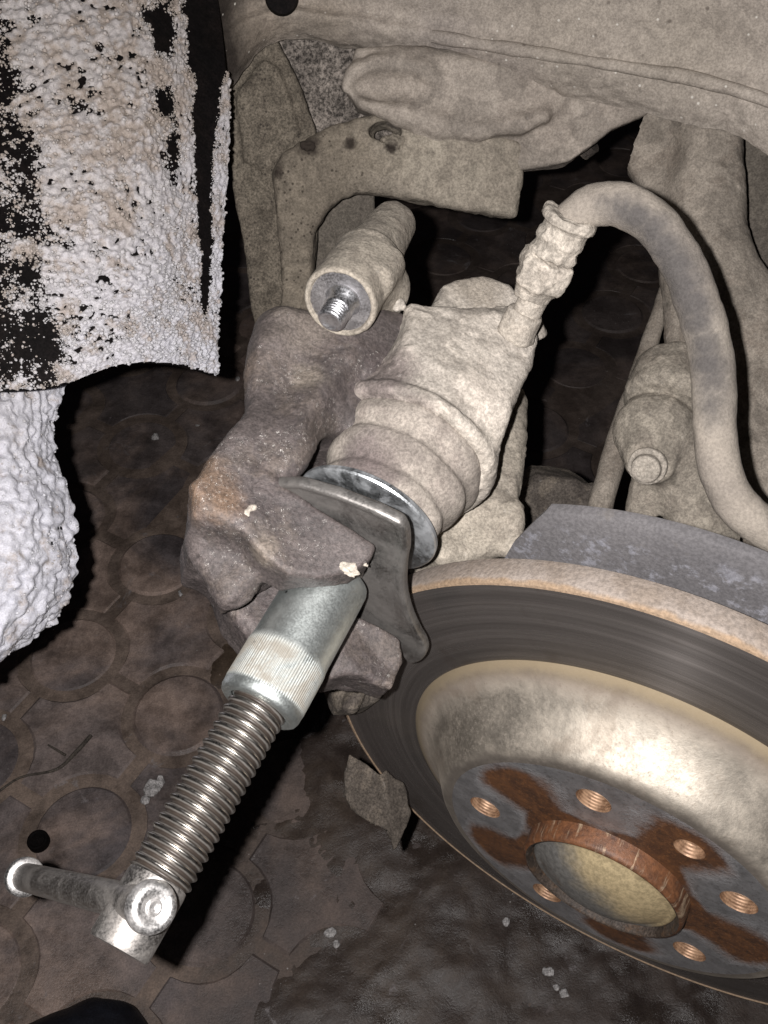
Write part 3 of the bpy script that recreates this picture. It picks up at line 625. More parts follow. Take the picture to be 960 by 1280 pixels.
hub = thing('wheel_hub', 'rusty hub nose with recessed grease cap', 'wheel hub', M=DM)
def nose_mat():
    s = NT('rusty_hub_nose'); r, th, z, x, y = radial(s); n = s.noise(120, 7, .7); fi = s.noise(600, 5, .7)
    st = s.n('ShaderNodeCombineXYZ'); s.set(st.inputs[0], s.math('MULTIPLY', th, .05)); s.set(st.inputs[1], s.math('MULTIPLY', z, .12)); stn = s.noise(260, 5, .7, vec=st.outputs[0])
    col = s.mix(s.ramp(n, .35, .65), (.15, .062, .026), (.065, .028, .015)); cl = s.math('MULTIPLY', s.ramp(s.math('ADD', stn, s.math('MULTIPLY', s.math('SUBTRACT', n, .5), .5)), .52, .68), .6); col = s.mix(cl, col, (.58, .44, .30))
    col = s.mul(col, s.ramp(fi, .3, .7, .7, 1.2)); return s.out(col, .55, s.math('ADD', .15, s.math('MULTIPLY', cl, .6)), s.bump(fi, .4, .0006))
M['nose'] = nose_mat()
def cap_mat():
    s = NT('grease_cap'); n = s.noise(60, 7, .7); sx = radial(s)
    t_ = s.ramp(s.math('ADD', s.math('ADD', s.math('MULTIPLY', sx[4], .75), s.math('MULTIPLY', sx[3], .60)), s.math('MULTIPLY', s.math('SUBTRACT', n, .5), .026)), -.005, .014)  # golden highlight painted into the upper right colour, grey at lower left
    col = s.mix(t_, (.27, .265, .25), (.70, .56, .33)); fi = s.noise(500, 5, .7); col = s.mul(col, s.ramp(fi, .3, .7, .7, 1.2)); col = s.mix(s.math('MULTIPLY', s.ramp(s.noise(45, 6, .7), .56, .7), .6), col, (.16, .09, .045))
    return s.out(col, .46, .62, s.bump(fi, .25, .0004))
M['cap'] = cap_mat()
M['nose_in'] = dusty('dark_hub_bore', (.075, .06, .05), (.05, .038, .03), (.12, .07, .04), big=60, rough=.5)
lathe('hub_nose', [(.0345, .0190), (.0338, .0225), (.0334, .0245), (.0332, .0296), (.0326, .0312), (.0316, .0316)], M['nose'], hub, 160, sharpdeg=60)
lathe('hub_bore', [(.0316, .0316), (.0309, .0314), (.0304, .0306), (.0300, .0262), (.0285, .0255)], M['nose_in'], hub, 160, sharpdeg=60)
lathe('grease_cap', [(.0299, .0258), (.0294, .0278), (.0286, .0288), (.0277, .0292), (.0268, .0290), (.0258, .0294), (.0236, .0308), (.0200, .0330), (.0150, .0348), (.0090, .0360), (.0001, .0364)], M['cap'], hub, 120, sharpdeg=70)
lathe('hub_flange', [(.0680, .0085), (.0001, .0086)], M['dust_dark'], hub, 80)

sh = thing('dust_shield', 'blue-grey dust shield plate behind the top of the disc', 'dust shield', M=DM)
s = NT('worn_blue_grey_paint'); n1 = s.noise(55, 7, .7); r, th, z, x, y = radial(s)
col = s.mix(s.ramp(s.noise(16, 5, .6), .35, .65), (.152, .145, .148), (.122, .117, .121)); rgh = s.ramp(s.math('ADD', r, s.math('MULTIPLY', s.math('SUBTRACT', n1, .5), .02)), .134, .139, 1, 0)
col = s.mix(s.math('MULTIPLY', s.math('MULTIPLY', rgh, s.ramp(s.noise(150, 6, .75), .5, .62)), .75), col, (.27, .27, .30)); col = s.mul(col, s.ramp(s.noise(800, 4, .7), .3, .7, .75, 1.2)); col = s.mix(s.math('MULTIPLY', s.ramp(n1, .58, .72), .5), col, (.20, .18, .16))
M['shield'] = s.out(col, .55, .2, s.bump(n1, .3, .001))
th0, th1 = math.radians(40), math.radians(140)
ths = np.linspace(th0, th1, 90); rs = [.085, .10, .12, .132, .1425, .1455, .1462]; zs = [-.0295, -.0295, -.0295, -.0295, -.0297, -.0305, -.033]
Vs, Fs = [], []
for k_, (rr, zz) in enumerate(zip(rs, zs)):
    for t_ in ths:
        # the left end is cut off on a slant
        tt_ = min(t_, math.radians(np.interp(rr, [.085, .121, .125, .1455, .147], [136, 132.3, 129.5, 117.6, 116.5])))
        Vs.append((rr * math.cos(tt_) * 1, rr * math.sin(tt_), zz))
nn = len(ths); mm = len(rs); top_n = len(Vs); Vs += [(x_, y_, z_ - .0015) for x_, y_, z_ in Vs]
for i in range(mm - 1):
    for j in range(nn - 1): a_ = i * nn + j; Fs += [(a_, a_ + 1, a_ + nn + 1, a_ + nn), (top_n + a_, top_n + a_ + nn, top_n + a_ + nn + 1, top_n + a_ + 1)]
bd = [i for i in range(nn)] + [k * nn + nn - 1 for k in range(1, mm)] + [(mm - 1) * nn + j for j in range(nn - 2, -1, -1)] + [k * nn for k in range(mm - 2, 0, -1)]
for a_, b_ in zip(bd, bd[1:] + bd[:1]): Fs.append((b_, a_, a_ + top_n, b_ + top_n))
o = mesh_obj('shield_plate', Vs, Fs, M['shield'], sh, world=False); sharp(o, 50)

# ================================================================== brake caliper
a_c = unit([-.427, .752, -.5]); p1_c = np.array([.865, .5, 0]); p1_c = unit(p1_c - a_c * (p1_c @ a_c)); p2_c = np.cross(a_c, p1_c)
TA, P1, P2 = RM @ a_c, RM @ p1_c, RM @ p2_c                    # tool axis (outwards), across, towards the viewer
A0 = W(322, 885, .285)                                          # lower end of the tool's sleeve
cal = thing('brake_caliper', 'dusty brake caliper lifted off the disc, piston squeezed by the tool', 'brake caliper', loc=A0 - TA * .13)
CO = A0 - TA * .13
def on_cal(px, py, v): return tuple(on_plane(px, py, A0 + P2 * v, P2) - CO)
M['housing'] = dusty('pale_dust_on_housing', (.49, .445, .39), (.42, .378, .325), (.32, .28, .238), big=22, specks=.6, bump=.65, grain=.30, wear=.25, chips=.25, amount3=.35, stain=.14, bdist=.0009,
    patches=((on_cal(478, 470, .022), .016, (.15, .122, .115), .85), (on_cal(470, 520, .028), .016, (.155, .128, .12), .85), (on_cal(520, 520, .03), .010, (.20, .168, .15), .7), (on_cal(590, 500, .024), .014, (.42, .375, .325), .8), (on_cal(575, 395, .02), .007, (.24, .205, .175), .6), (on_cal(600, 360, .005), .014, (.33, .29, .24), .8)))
M['arm_iron'] = dusty('oily_dirt_on_cast_arm', (.108, .090, .085), (.075, .061, .059), (.14, .112, .09), big=15, specks=.8, bump=.6, grain=.38, amount3=.4, spec=.45, rough=.60, wear=.7, stain=.2, bdist=.0011,
    patches=((on_cal(372, 415, .012), .016, (.20, .17, .145), .7), (on_cal(388, 478, .018), .0085, (.24, .205, .165), .5), (on_cal(352, 440, .012), .012, (.16, .135, .115), .6), (on_cal(252, 612, .022), .012, (.155, .098, .06), .8), (on_cal(285, 632, .024), .007, (.19, .12, .075), .7), (on_cal(270, 660, .008), .010, (.065, .048, .043), .8), (on_cal(268, 712, .0), .008, (.27, .235, .215), .6), (on_cal(330, 690, .022), .006, (.30, .25, .20), .55), (on_cal(318, 470, .010), .010, (.19, .142, .105), .6), (on_cal(455, 470, .01), .014, (.085, .066, .064), .7)))
CH = .0009
c = Cast(A0, -TA, P1, P2, (.10, -.045, -.05), (.24, .05, .055), CH)
c.cyl((.1095, .0015, 0), (.1155, .0015, 0), .0328, .0328, .0025, 0); c.cyl((.112, .001, 0), (.150, 0, -.004), .0315, .0245, .006, .004)
c.pxprism([(508, 398), (514, 386), (540, 394), (600, 390), (645, 380), (668, 392), (676, 420), (668, 455), (648, 494), (626, 540), (602, 596), (560, 600), (505, 560), (508, 500), (503, 440)], .024, -.028, .0258, .004, .012, top=lambda x, y: -.04 * (x - .16) - .9 * np.maximum(.128 - x, 0))
c.pxprism([(528, 400), (556, 348), (572, 341), (606, 337), (640, 352), (657, 376), (664, 410), (600, 430)], .006, -.035, .006, .004, .004, top=lambda x, y: .12 * (y - .0))
c.capsule(c.l3(515, 391, .020), c.l3(555, 398, .021), .0028, k=.004); c.capsule(c.l3(555, 398, .021), c.l3(640, 394, .018), .0028, k=.004)
c.cyl(c.l3(662, 428, .008), c.l3(653, 395, .014), .0078, .0070, .002, .004)
c.ell(c.l3(497, 380, .018), (.0026, .0034, .003), .002)
c.build('caliper_housing', M['housing'], cal, noise=((.0005, 34, 3), (.00022, 380, 3)), crust=(.00018, 60, -.1))
# bridge and claw in one darker casting
c = Cast(A0, -TA, P1, P2, (.005, -.082, -.062), (.185, .045, .04), CH)
BR = [(420, 392, .012), (398, 393, .012), (355, 402, .012), (331, 428, .013), (326, 470, .015), (302, 520, .019), (258, 576, .024), (239, 606, .026), (242, 640, .026), (290, 660, .026), (340, 660, .026), (346, 606, .026), (370, 574, .023), (396, 530, .019), (424, 508, .016), (470, 490, .014), (492, 440, .012), (482, 410, .012), (450, 396, .012)]
c.prism([c.loc(*q) for q in BR], -.040, .014, .006, 0, top=lambda x, y: np.clip((.128 - x) * .20, -.002, .0125) + .0015 * np.cos((y + .05) * 60))
c.capsule(c.l3(446, 410, .010), c.l3(400, 500, .013), .0085, .0065, .012); c.capsule(c.l3(396, 500, .014), c.l3(358, 572, .020), .0065, .0055, .012)
c.capsule(c.l3(352, 420, .008), c.l3(345, 470, .010), .010, .010, .014); c.ell(c.l3(330, 560, .034), (.022, .010, .008), .010, 'sub')
c.capsule(c.l3(462, 478, .022), c.l3(424, 530, .024), .008, .006, .008, 'sub')
c.ell(c.l3(372, 440, .026), (.020, .008, .007), .010, 'sub')
c.pxprism([(436, 398), (505, 388), (540, 440), (545, 500), (500, 545), (455, 545), (428, 515), (405, 470)], .017, -.035, .0175, .004, .010, top=lambda x, y: .10 * (x - .15))
c.ell(c.l3(462, 500, .034), (.022, .011, .012), .010, 'sub')
def cl(pts, zp, z0, z1, r=.006, k=.006, op='add', top=None): c.pxprism(pts, zp, z0, z1, r, k, op, top)
cl([(240, 604), (300, 568), (352, 602), (400, 634), (470, 682), (466, 698), (445, 714), (400, 720), (362, 716), (330, 694), (305, 664), (258, 636)], .026, .008, .026, .0022, .003, top=lambda x, y: .0015 * np.sin(x * 130 + y * 60))
cl([(246, 622), (300, 600), (420, 660), (440, 690), (400, 708), (350, 712), (312, 735), (282, 752), (260, 710), (246, 668)], .004, -.012, .006, .003, .004)
cl([(258, 690), (330, 640), (420, 690), (400, 770), (350, 812), (312, 800), (284, 766)], -.020, -.045, -.016, .004, .005)
c.capsule(c.l3(260, 690, .005), c.l3(292, 732, .005), .005, .005, .010)
cl([(400, 812), (424, 786), (444, 774), (472, 786), (498, 800), (504, 826), (488, 858), (462, 850), (432, 846), (410, 852)], -.030, -.048, -.028, .0012, .002, top=lambda x, y: -.22 * (y - .02) + .003 * np.abs(((x * 90 + y * 30) % 2) - 1))
cl([(330, 800), (420, 770), (450, 800), (400, 850)], -.036, -.050, -.034, .004, .004)
c.cyl((.0, 0, 0), (.075, 0, 0), .0146, .0146, .001, .001, 'sub')
c.build('bridge_and_claw', M['arm_iron'], cal, noise=((.0005, 36, 3), (.00014, 380, 3)), crust=(.00016, 60, .22))
# chipped pale flakes on the claw
for px, py, wz, r in ((437, 711, .0258, .0026), (311, 640, .0262, .0022), (452, 702, .0255, .0018)):
    o_ = on_plane(px, py, A0 + P2 * wz, P2); q = Cast(o_, -TA, P1, P2, (-.007,) * 3, (.007,) * 3, .0005)
    q.ell((0, 0, -.0004), (r * (1.7 if px == 311 else .8), r * (.45 if px == 311 else 1.5), r * .38), 0); q.build('paint_flake', M['dust'], cal, noise=((.0009, 520, 3),), smooth_it=0)
# slider boss with the threaded stud, its axis turned more towards the viewer than the piston's
BF, BB = W(424, 380, .322), W(494, 276, .372); BA = unit(BF - BB); BL = np.linalg.norm(BF - BB); BX = unit(np.cross([0, 0, 1.0], BA)); BY = np.cross(BA, BX)
c = Cast(BF, BX, BY, BA, (-.03, -.04, -.075), (.04, .03, .006), .0007)
c.cyl((0, 0, 0), (0, 0, -.034), .0134, .0130, .0012, 0); c.cyl((0, 0, -.030), (0, 0, -BL), .0118, .0090, .002, .003); c.cyl((0, 0, -.020), (.009, -.014, -.036), .008, .010, .003, .008)
c.cyl((.010, .004, -.012), (.010, .004, -.030), .0055, .0055, .002, .004)
c.cyl((0, 0, .004), (0, 0, -.0022), .0114, .0114, .0006, .0006, 'sub')
c.build('slider_boss', M['dust_mid'], cal, noise=((.0003, 50, 3), (.00012, 380, 3)))
LM = frameM(np.zeros(3), P1, -P2 if np.cross(P1, P2) @ TA < 0 else P2, TA)
def axial(name, label_parent, u, v, s_): 
    e = bpy.data.objects.new(name, None); return e
def lathe_axis(name, prof, mat, parent, u=0, v=0, n=96, mod=None, sharpdeg=30):
    """profile (radius, s) about the tool axis; s counts inwards from the sleeve's lower end"""
    P = np.array(prof, float); th = np.linspace(0, 2 * np.pi, n, endpoint=False); r = P[:, 0][:, None] * np.ones(n)
    if mod is not None: r = mod(P[:, 0][:, None] * np.ones(n), P[:, 1][:, None] * np.ones(n), th[None] * np.ones((len(P), 1)))
    V = A0 + (-TA) * P[:, 1][:, None, None] + P1 * (u + r * np.cos(th))[:, :, None] + P2 * (v + r * np.sin(th))[:, :, None]
    m = len(P); Fc = [(i * n + j, i * n + (j + 1) % n, (i + 1) * n + (j + 1) % n, (i + 1) * n + j) for i in range(m - 1) for j in range(n)]
    V = V.reshape(-1, 3); o = mesh_obj(name, V, Fc, mat, parent)
    bm = bmesh.new(); bm.from_mesh(o.data); bmesh.ops.remove_doubles(bm, verts=bm.verts, dist=1e-6); bmesh.ops.recalc_face_normals(bm, faces=bm.faces); bm.to_mesh(o.data); bm.free()
    return sharp(o, sharpdeg)
M['stud'] = metal('bright_zinc_stud', (.66, .665, .69), .36)
M['boss_face'] = metal('machined_boss_face', (.34, .33, .335), .5, (.20, .18, .16), .5, 60, dlo=.4, dhi=.75)
def lathe_at(name, prof, mat, parent, o, ax, n=64, mod=None, sharpdeg=60):
    x = unit(np.cross([0, 0, 1.0], ax)); y = np.cross(ax, x); P = np.array(prof, float); th = np.linspace(0, 2 * np.pi, n, endpoint=False); r = P[:, 0][:, None] * np.ones(n)
    if mod is not None: r = mod(r, P[:, 1][:, None] * np.ones(n), th[None] * np.ones((len(P), 1)))
    V = (o + ax * P[:, 1][:, None, None] + x * (r * np.cos(th))[:, :, None] + y * (r * np.sin(th))[:, :, None]).reshape(-1, 3); m = len(P)
    ob = mesh_obj(name, V, [(i * n + j, i * n + (j + 1) % n, (i + 1) * n + (j + 1) % n, (i + 1) * n + j) for i in range(m - 1) for j in range(n)], mat, parent)
    bm = bmesh.new(); bm.from_mesh(ob.data); bmesh.ops.remove_doubles(bm, verts=bm.verts, dist=1e-6); bmesh.ops.recalc_face_normals(bm, faces=bm.faces); bm.to_mesh(ob.data); bm.free(); return sharp(ob, sharpdeg)
lathe_at('boss_face', [(.0116, -.0016), (.0060, -.0015), (.0040, -.0016)], M['boss_face'], cal, BF, BA)
SA = unit(BA + .42 * unit(W(408, 408, .322) - BF))                       # the stud leans a little down to the left
prof = [(.0001, .0100), (.0030, .0100), (.0034, .0104), (.0044, .0098), (.0048, .0092)] + [(.0048, .0090 - k * .00016) for k in range(30)] + [(.0051, .0040), (.0053, .0034), (.0053, .0004), (.0066, -.0006), (.0066, -.0030)]
lathe_at('threaded_stud', prof, M['stud'], cal, BF - BA * .0008 + BX * .0006, SA, mod=lambda r, h, t: np.where((h > .0043) & (h < .0091), r + .00022 * np.cos(2 * np.pi * (h / .0012 - t / (2 * np.pi))), r), sharpdeg=80)
# rubber dust boot of the piston
bp_ = []
for s_, r_ in ((.0795, .0210), (.081, .0243), (.0845, .0252), (.0872, .0246), (.0895, .0256), (.093, .0277), (.097, .0284), (.0995, .0276), (.1015, .0282), (.105, .0303), (.1085, .0308), (.1110, .0300)): bp_.append((r_, s_))
bp_ = [(x[0] - .0018, x[1]) for x in catmull(bp_, 60)]
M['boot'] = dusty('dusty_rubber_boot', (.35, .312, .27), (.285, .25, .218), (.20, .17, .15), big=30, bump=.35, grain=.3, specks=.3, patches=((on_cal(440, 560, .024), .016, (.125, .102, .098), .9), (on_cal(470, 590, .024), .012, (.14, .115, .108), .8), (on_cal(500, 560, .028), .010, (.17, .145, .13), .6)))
bo = lathe_axis('piston_boot', bp_, M['boot'], cal, .002, 0, 120, mod=lambda r, h, t: r + .0004 * np.sin(3 * t + h * 200) + .0003 * np.sin(7 * t - h * 90), sharpdeg=85)
lathe_axis('piston', [(.0001, .0790), (.0150, .0790), (.0160, .0795), (.0192, .0795), (.0198, .0802), (.0198, .1120)], M['steel_head'], cal, .001, 0, 80)
# lower lobe behind the housing
c = Cast(A0, -TA, P1, P2, (.05, -.02, -.075), (.21, .075, -.005), .001)
c.pxprism([(632, 500), (648, 478), (660, 477), (666, 492), (664, 560), (660, 600), (650, 640), (644, 672), (636, 686), (600, 692), (560, 692), (535, 672), (545, 630), (590, 560)], -.022, -.058, -.022, .007, 0)
c.ell(c.l3(585, 660, -.018), (.014, .022, .010), .006, 'sub'); c.capsule(c.l3(640, 640, -.024), c.l3(641, 684, -.026), .005, k=.005)
c.build('lower_lug', M['dust_mid'], cal, noise=((.0009, 45, 4), (.00025, 300, 3)), crust=(.0002, 60, -.1))
c = Cast(A0, -TA, P1, P2, (.06, -.055, -.035), (.13, .01, -.005), .001)
c.pxprism([(372, 607), (384, 592), (402, 583), (420, 575), (440, 600), (430, 620)], -.012, -.028, -.012, .002, 0)
c.build('pad_ledge', M['dust'], cal, noise=((.0005, 120, 3),))

# ---- carrier left behind at the rim of the disc
car = thing('caliper_carrier', 'grey caliper carrier lugs hanging at the left rim of the disc', 'bracket', loc=W(470, 950, .45))
OC = W(462, 860, .415); c = Cast(OC, -TA, P1, P2, (-.035, -.03, -.03), (.035, .03, .03), .0009)
c.pxprism([(410, 850), (430, 815), (505, 800), (505, 845), (480, 868), (462, 880), (448, 884), (425, 884)], .0, -.018, .0, .004, 0)
c.capsule(c.l3(452, 850, .004), c.l3(440, 882, .002), .004, k=.003); c.capsule(c.l3(470, 850, .002), c.l3(466, 878, .0), .003, k=.003, op='sub')
c.build('upper_lug', M['dust_dark'], car, noise=((.0006, 90, 4),))
OF = W(475, 1005, .445); ezf = unit(CAM - OF + np.array([.05, 0, -.05])); exf = unit(np.cross([0, 0, 1.0], ezf)); eyf = np.cross(ezf, exf)
c = Cast(OF, exf, eyf, ezf, (-.032, -.035, -.02), (.03, .034, .012), .0009)
c.pxprism([(438, 944), (462, 958), (474, 968), (482, 962), (507, 979), (511, 990), (515, 1018), (499, 1060), (491, 1066), (484, 1040), (462, 1030), (440, 1014), (431, 995), (433, 965)], 0, -.010, 0, .0008, 0, top=lambda x, y: .004 - .55 * np.abs(x - .0035) - .25 * np.maximum(-y - .010, 0))
c.pxprism([(438, 944), (462, 958), (474, 968), (482, 962), (507, 979), (511, 990), (515, 1018), (499, 1060), (491, 1066), (484, 1040), (462, 1030), (440, 1014), (431, 995), (433, 965)], 0, -.030, -.0035, .0006, 0, 'sub', top=lambda x, y: .004 - .55 * np.abs(x - .0035) - .25 * np.maximum(-y - .010, 0))
M['carrier'] = dusty('brown_carrier_dirt', (.125, .105, .087), (.083, .070, .058), (.17, .14, .11), big=22, bump=.6, specks=.3)  # mottled grey-brown dirt of the lower lug
c.build('lower_lug', M['carrier'], car, noise=((.0008, 60, 4), (.0003, 260, 3)))

# ================================================================== brake hose
hz = .31
hs = thing('brake_hose', 'dusty rubber brake hose looping over to the right', 'brake hose', loc=W(690, 320, .32))
def hose_mat():
    s = NT('dusty_rubber_hose'); col = s.mix(s.ramp(s.noise(30, 6, .65), .35, .65), (.27, .238, .20), (.20, .175, .15)); org = W(690, 320, .32)
    bl = None
    for px, py, z_, r in [(a_[0], a_[1], .300, a_[2]) for a_ in ((742, 264, .006), (758, 262, .008), (775, 264, .008), (795, 274, .009), (812, 290, .0095), (828, 310, .010), (842, 332, .0105), (852, 356, .011), (862, 380, .011), (869, 405, .011), (876, 430, .011), (882, 455, .011), (886, 480, .011), (889, 505, .010), (891, 528, .008))]:
        b_ = s.blob(tuple(W(px, py, z_) - org), r, .8); bl = b_ if bl is None else s.math('MAXIMUM', bl, b_)
    col = s.mix(s.math('MULTIPLY', bl, .94), col, (.064, .059, .057)); g = s.noise(900, 5, .75); m = s.noise(200, 5, .7)
    col = s.mul(col, s.ramp(g, .25, .75, .72, 1.2)); return s.out(col, .9, 0, s.bump(s.math('ADD', g, m), .45, .0008), .3)
M['hose'] = hose_mat()
tube('hose', [W(712, 282, .318), W(722, 268, .315), W(745, 256, .312), (W(780, 257, .308)), W(818, 280, .306), W(850, 325, .306), W(874, 385, .307), W(890, 450, .309), W(893, 520, .311), W(899, 580, .313), W(920, 628, .314), W(958, 660, .314), W(1010, 678, .314)], [.0068] * 2 + [.0072] * 11, M['hose'], hs, n=32, sub=12, noise=(.00035, 160))
hd = unit(W(712, 282, .318) - W(660, 390, .338))
c = Cast(W(690, 320, .323), unit(np.cross([0, 0, 1.], hd)), unit(np.cross(hd, np.cross([0, 0, 1.], hd))), hd, (-.015, -.015, -.03), (.015, .015, .022), .0007)
c.cyl((0, 0, .002), (0, 0, .0150), .0080, .0080, .0010, 0); c.cyl((0, 0, .0118), (0, 0, .0156), .0096, .0096, .0010, .0008); c.cyl((0, 0, .0052), (0, 0, .0082), .0087, .0087, .0008, .0008); c.cyl((0, 0, .0000), (0, 0, .0026), .0088, .0088, .0008, .0008)
c.prism([(.0096 * math.cos(q_), .0096 * math.sin(q_)) for q_ in np.arange(6) * math.pi / 3 + .4], -.0115, -.0008, .0008, .001)
c.ell((.004, .001, -.004), (.0066, .0062, .0052), .003); c.cyl((0, 0, -.017), (0, 0, -.010), .0064, .0076, .001, .002)
c.build('crimped_ferrule', M['dust'], hs, noise=((.0006, 130, 4), (.0002, 420, 3)), crust=(.00022, 110, -.1))
tube('pipe_stub', [W(684, 334, .327), W(672, 362, .331), W(660, 388, .336), W(654, 402, .339)], [.0062, .0054, .0052, .0052], M['dust'], hs, n=18, noise=(.0004, 220))
c = Cast(W(654, 398, .338), unit(np.cross([0, 0, 1.], hd)), unit(np.cross(hd, np.cross([0, 0, 1.], hd))), hd, (-.012,) * 3, (.012,) * 3, .0006)
c.cyl((0, 0, -.008), (0, 0, .003), .0074, .0066, .001, 0); c.build('union_nut', M['dust'], hs, noise=((.0005, 160, 3),))

# ================================================================== piston rewind tool
tool = thing('piston_rewind_tool', 'screw-type piston rewind tool clamped in the caliper', 'tool', loc=A0)
kn = lambda r, h, t: np.where((h > .0035) & (h < .0190), r + .00014 * np.sign(np.sin(95 * t)) * np.clip(np.minimum(h - .0035, .019 - h) / .001, 0, 1), r)
prof = [(.0096, .0006), (.0100, -.0002), (.0118, -.0004), (.0130, .0004), (.0135, .0016), (.0136, .0034)] + [(.0136, .0036 + .0008 * k) for k in range(20)] + [(.0135, .0195), (.01335, .0215), (.0133, .030), (.0132, .045), (.0131, .0496), (.0126, .0512), (.0112, .0514)]
def sleeve_mat():
    s = NT('dull_zinc_sleeve_graded'); org = A0
    dp = s.n('ShaderNodeVectorMath', operation='DOT_PRODUCT'); s.set(dp.inputs[0], s.co); dp.inputs[1].default_value = tuple(-TA); h = dp.outputs['Value']
    n1 = s.noise(1400, 4, .6); d = s.noise(75, 7, .7, dist=.5)
    grime = s.math('MULTIPLY', s.math('MULTIPLY', s.ramp(h, .021, .016), s.ramp(h, .003, .005)), s.ramp(d, .30, .58))
    col = s.mul((.56, .60, .585), s.ramp(s.noise(350, 4, .65), .3, .7, .86, 1.06)); col = s.mix(s.math('MULTIPLY', grime, .85), col, (.19, .165, .13))
    spot = s.math('MULTIPLY', s.ramp(s.voro(110), .04, .09, 1, 0), s.ramp(s.noise(30, 2), .5, .56)); col = s.mix(spot, col, (.05, .05, .05))
    return s.out(col, s.math('ADD', s.ramp(n1, .3, .7, .38, .47), s.math('MULTIPLY', grime, .25)), s.math('SUBTRACT', .95, s.math('MULTIPLY', grime, .6)), s.bump(n1, .08, .0004))
M['sleeve'] = sleeve_mat()
lathe_axis('sleeve', prof, M['sleeve'], tool, n=760, mod=kn, sharpdeg=75)
# threaded spindle
PITCH = .0030; SL = -.0555
prof = [(.0097, .012)] + [(.0095, .010 - k * PITCH / 12) for k in range(int((.010 - SL) / PITCH * 12))]
def thread(r, h, t):
    x = h / PITCH - t / (2 * np.pi); return np.where(h < .0095, r - .0006 + .0006 * np.cos(2 * np.pi * x) , r)
def screw_mat():
    s = NT('thread_steel_dark_roots'); n1 = s.noise(900, 4, .6)
    cr = s.n('ShaderNodeVectorMath', operation='CROSS_PRODUCT'); s.set(cr.inputs[0], s.co); cr.inputs[1].default_value = tuple(TA)
    ln = s.n('ShaderNodeVectorMath', operation='LENGTH'); s.t.links.new(cr.outputs[0], ln.inputs[0]); rr = ln.outputs['Value']
    root_dark = s.ramp(s.math('ADD', rr, s.math('MULTIPLY', s.math('SUBTRACT', s.noise(150, 5, .7), .5), .0006)), .0085, .0093, 1, 0)      # darker towards the thread roots
    col = s.mix(root_dark, (.50, .475, .44), (.040, .031, .025)); col = s.mul(col, s.ramp(s.noise(90, 5, .7), .3, .7, .75, 1.1))
    return s.out(col, s.math('ADD', s.ramp(n1, .3, .7, .26, .36), s.math('MULTIPLY', root_dark, .15)), s.math('SUBTRACT', 1.0, s.math('MULTIPLY', root_dark, .8)), s.bump(n1, .05, .0003))
M['steel_screw'] = screw_mat()
lathe_axis('threaded_spindle', prof, M['steel_screw'], tool, n=96, mod=thread, sharpdeg=89)
prof = [(.0075, SL + .004), (.0078, SL + .0005), (.0088, SL - .0002), (.0090, SL - .0015), (.0090, -.0740), (.0086, -.0752), (.0001, -.0754)]
hd_ = lathe_axis('spindle_head', prof, M['steel_head'], tool, n=72)
# tommy bar through the head
hc = A0 + TA * .0645; near = W(190, 1134, .2375); far = W(30, 1096, .325); bd_ = unit(far - near)
br_ = tube('tommy_bar', [near, far], .0047, M['steel_head'], tool, n=36)
BMx = unit(np.cross(bd_, [0, 0, 1.])); BMy = np.cross(bd_, BMx)
def cap(name, at_, d, rr, th, mat):
    prof = [(.0001, -.0002), (rr * .18, .0), (rr * .24, .0004), (rr * .34, -.0003), (rr * .52, 0), (rr * .62, .0006), (rr * .82, .0005), (rr * .95, -.0004), (rr, -.0014), (rr, -th + .0008), (rr * .93, -th), (.0042, -th)]
    n = 56; th_ = np.linspace(0, 2 * np.pi, n, endpoint=False); V = []
    for r_, h_ in prof: V.append(at_ + d * h_ + r_ * (np.cos(th_)[:, None] * BMx + np.sin(th_)[:, None] * BMy))
    Fc = [(i * n + j, i * n + (j + 1) % n, (i + 1) * n + (j + 1) % n, (i + 1) * n + j) for i in range(len(prof) - 1) for j in range(n)]
    o = mesh_obj(name, np.concatenate(V), Fc, mat, br_); bm = bmesh.new(); bm.from_mesh(o.data); bmesh.ops.remove_doubles(bm, verts=bm.verts, dist=1e-6); bmesh.ops.recalc_face_normals(bm, faces=bm.faces); bm.to_mesh(o.data); bm.free(); return sharp(o, 60)
M['cap_steel'] = metal('pressed_steel_cap', (.56, .55, .54), .46, (.34, .31, .29), .35, 90, dlo=.45, dhi=.7)
cap('end_cap', near - bd_ * .0016, -bd_, .0067, .0042, M['cap_steel']); cap('end_cap', far + bd_ * .0016, bd_, .0067, .0040, M['cap_steel'])
# reaction plate and pressure washer
SP = .0600
def uv(px, py, s_): p = on_plane(px, py, A0 - TA * s_, TA) - A0; return p @ P1, p @ P2
out_px = [(372, 606), (420, 620), (470, 640), (500, 655), (507, 668), (509, 690), (505, 715), (505, 740), (511, 768), (521, 792), (530, 808), (531, 820), (522, 829), (510, 829), (498, 815)]
c = Cast(A0, P1, P2, -TA, (-.06, -.075, .050), (.065, .055, .070), .0006)
ol = [uv(x, y, SP - .0025) for x, y in out_px[:3]] + [tuple(q) for q in catmull([uv(x, y, SP - .0025) for x, y in out_px[3:]], 60)]; ol += [(-.034, -.042), (-.034, .012), (-.031, .024)]
c.prism(ol, SP - .0026, SP + .0020, .0014, 0)
oi = [(q[0] * .93 - .0012, q[1] * .93) for q in ol]; c.prism(oi, SP - .010, SP - .0019, .0010, .0015, 'sub')
c.cyl((0, 0, .05), (0, 0, .0578), .0138, .0138, .0005, .0005, 'sub')
c.build('reaction_plate', M['black_steel'], tool, noise=((.00012, 60, 3),), smooth_it=3)
lathe_axis('pressure_washer', [(.006, .0752), (.0255, .0752), (.0264, .0757), (.0268, .0764), (.0267, .0778), (.0260, .0784), (.006, .0785)], M['zinc_washer'], tool, n=140)
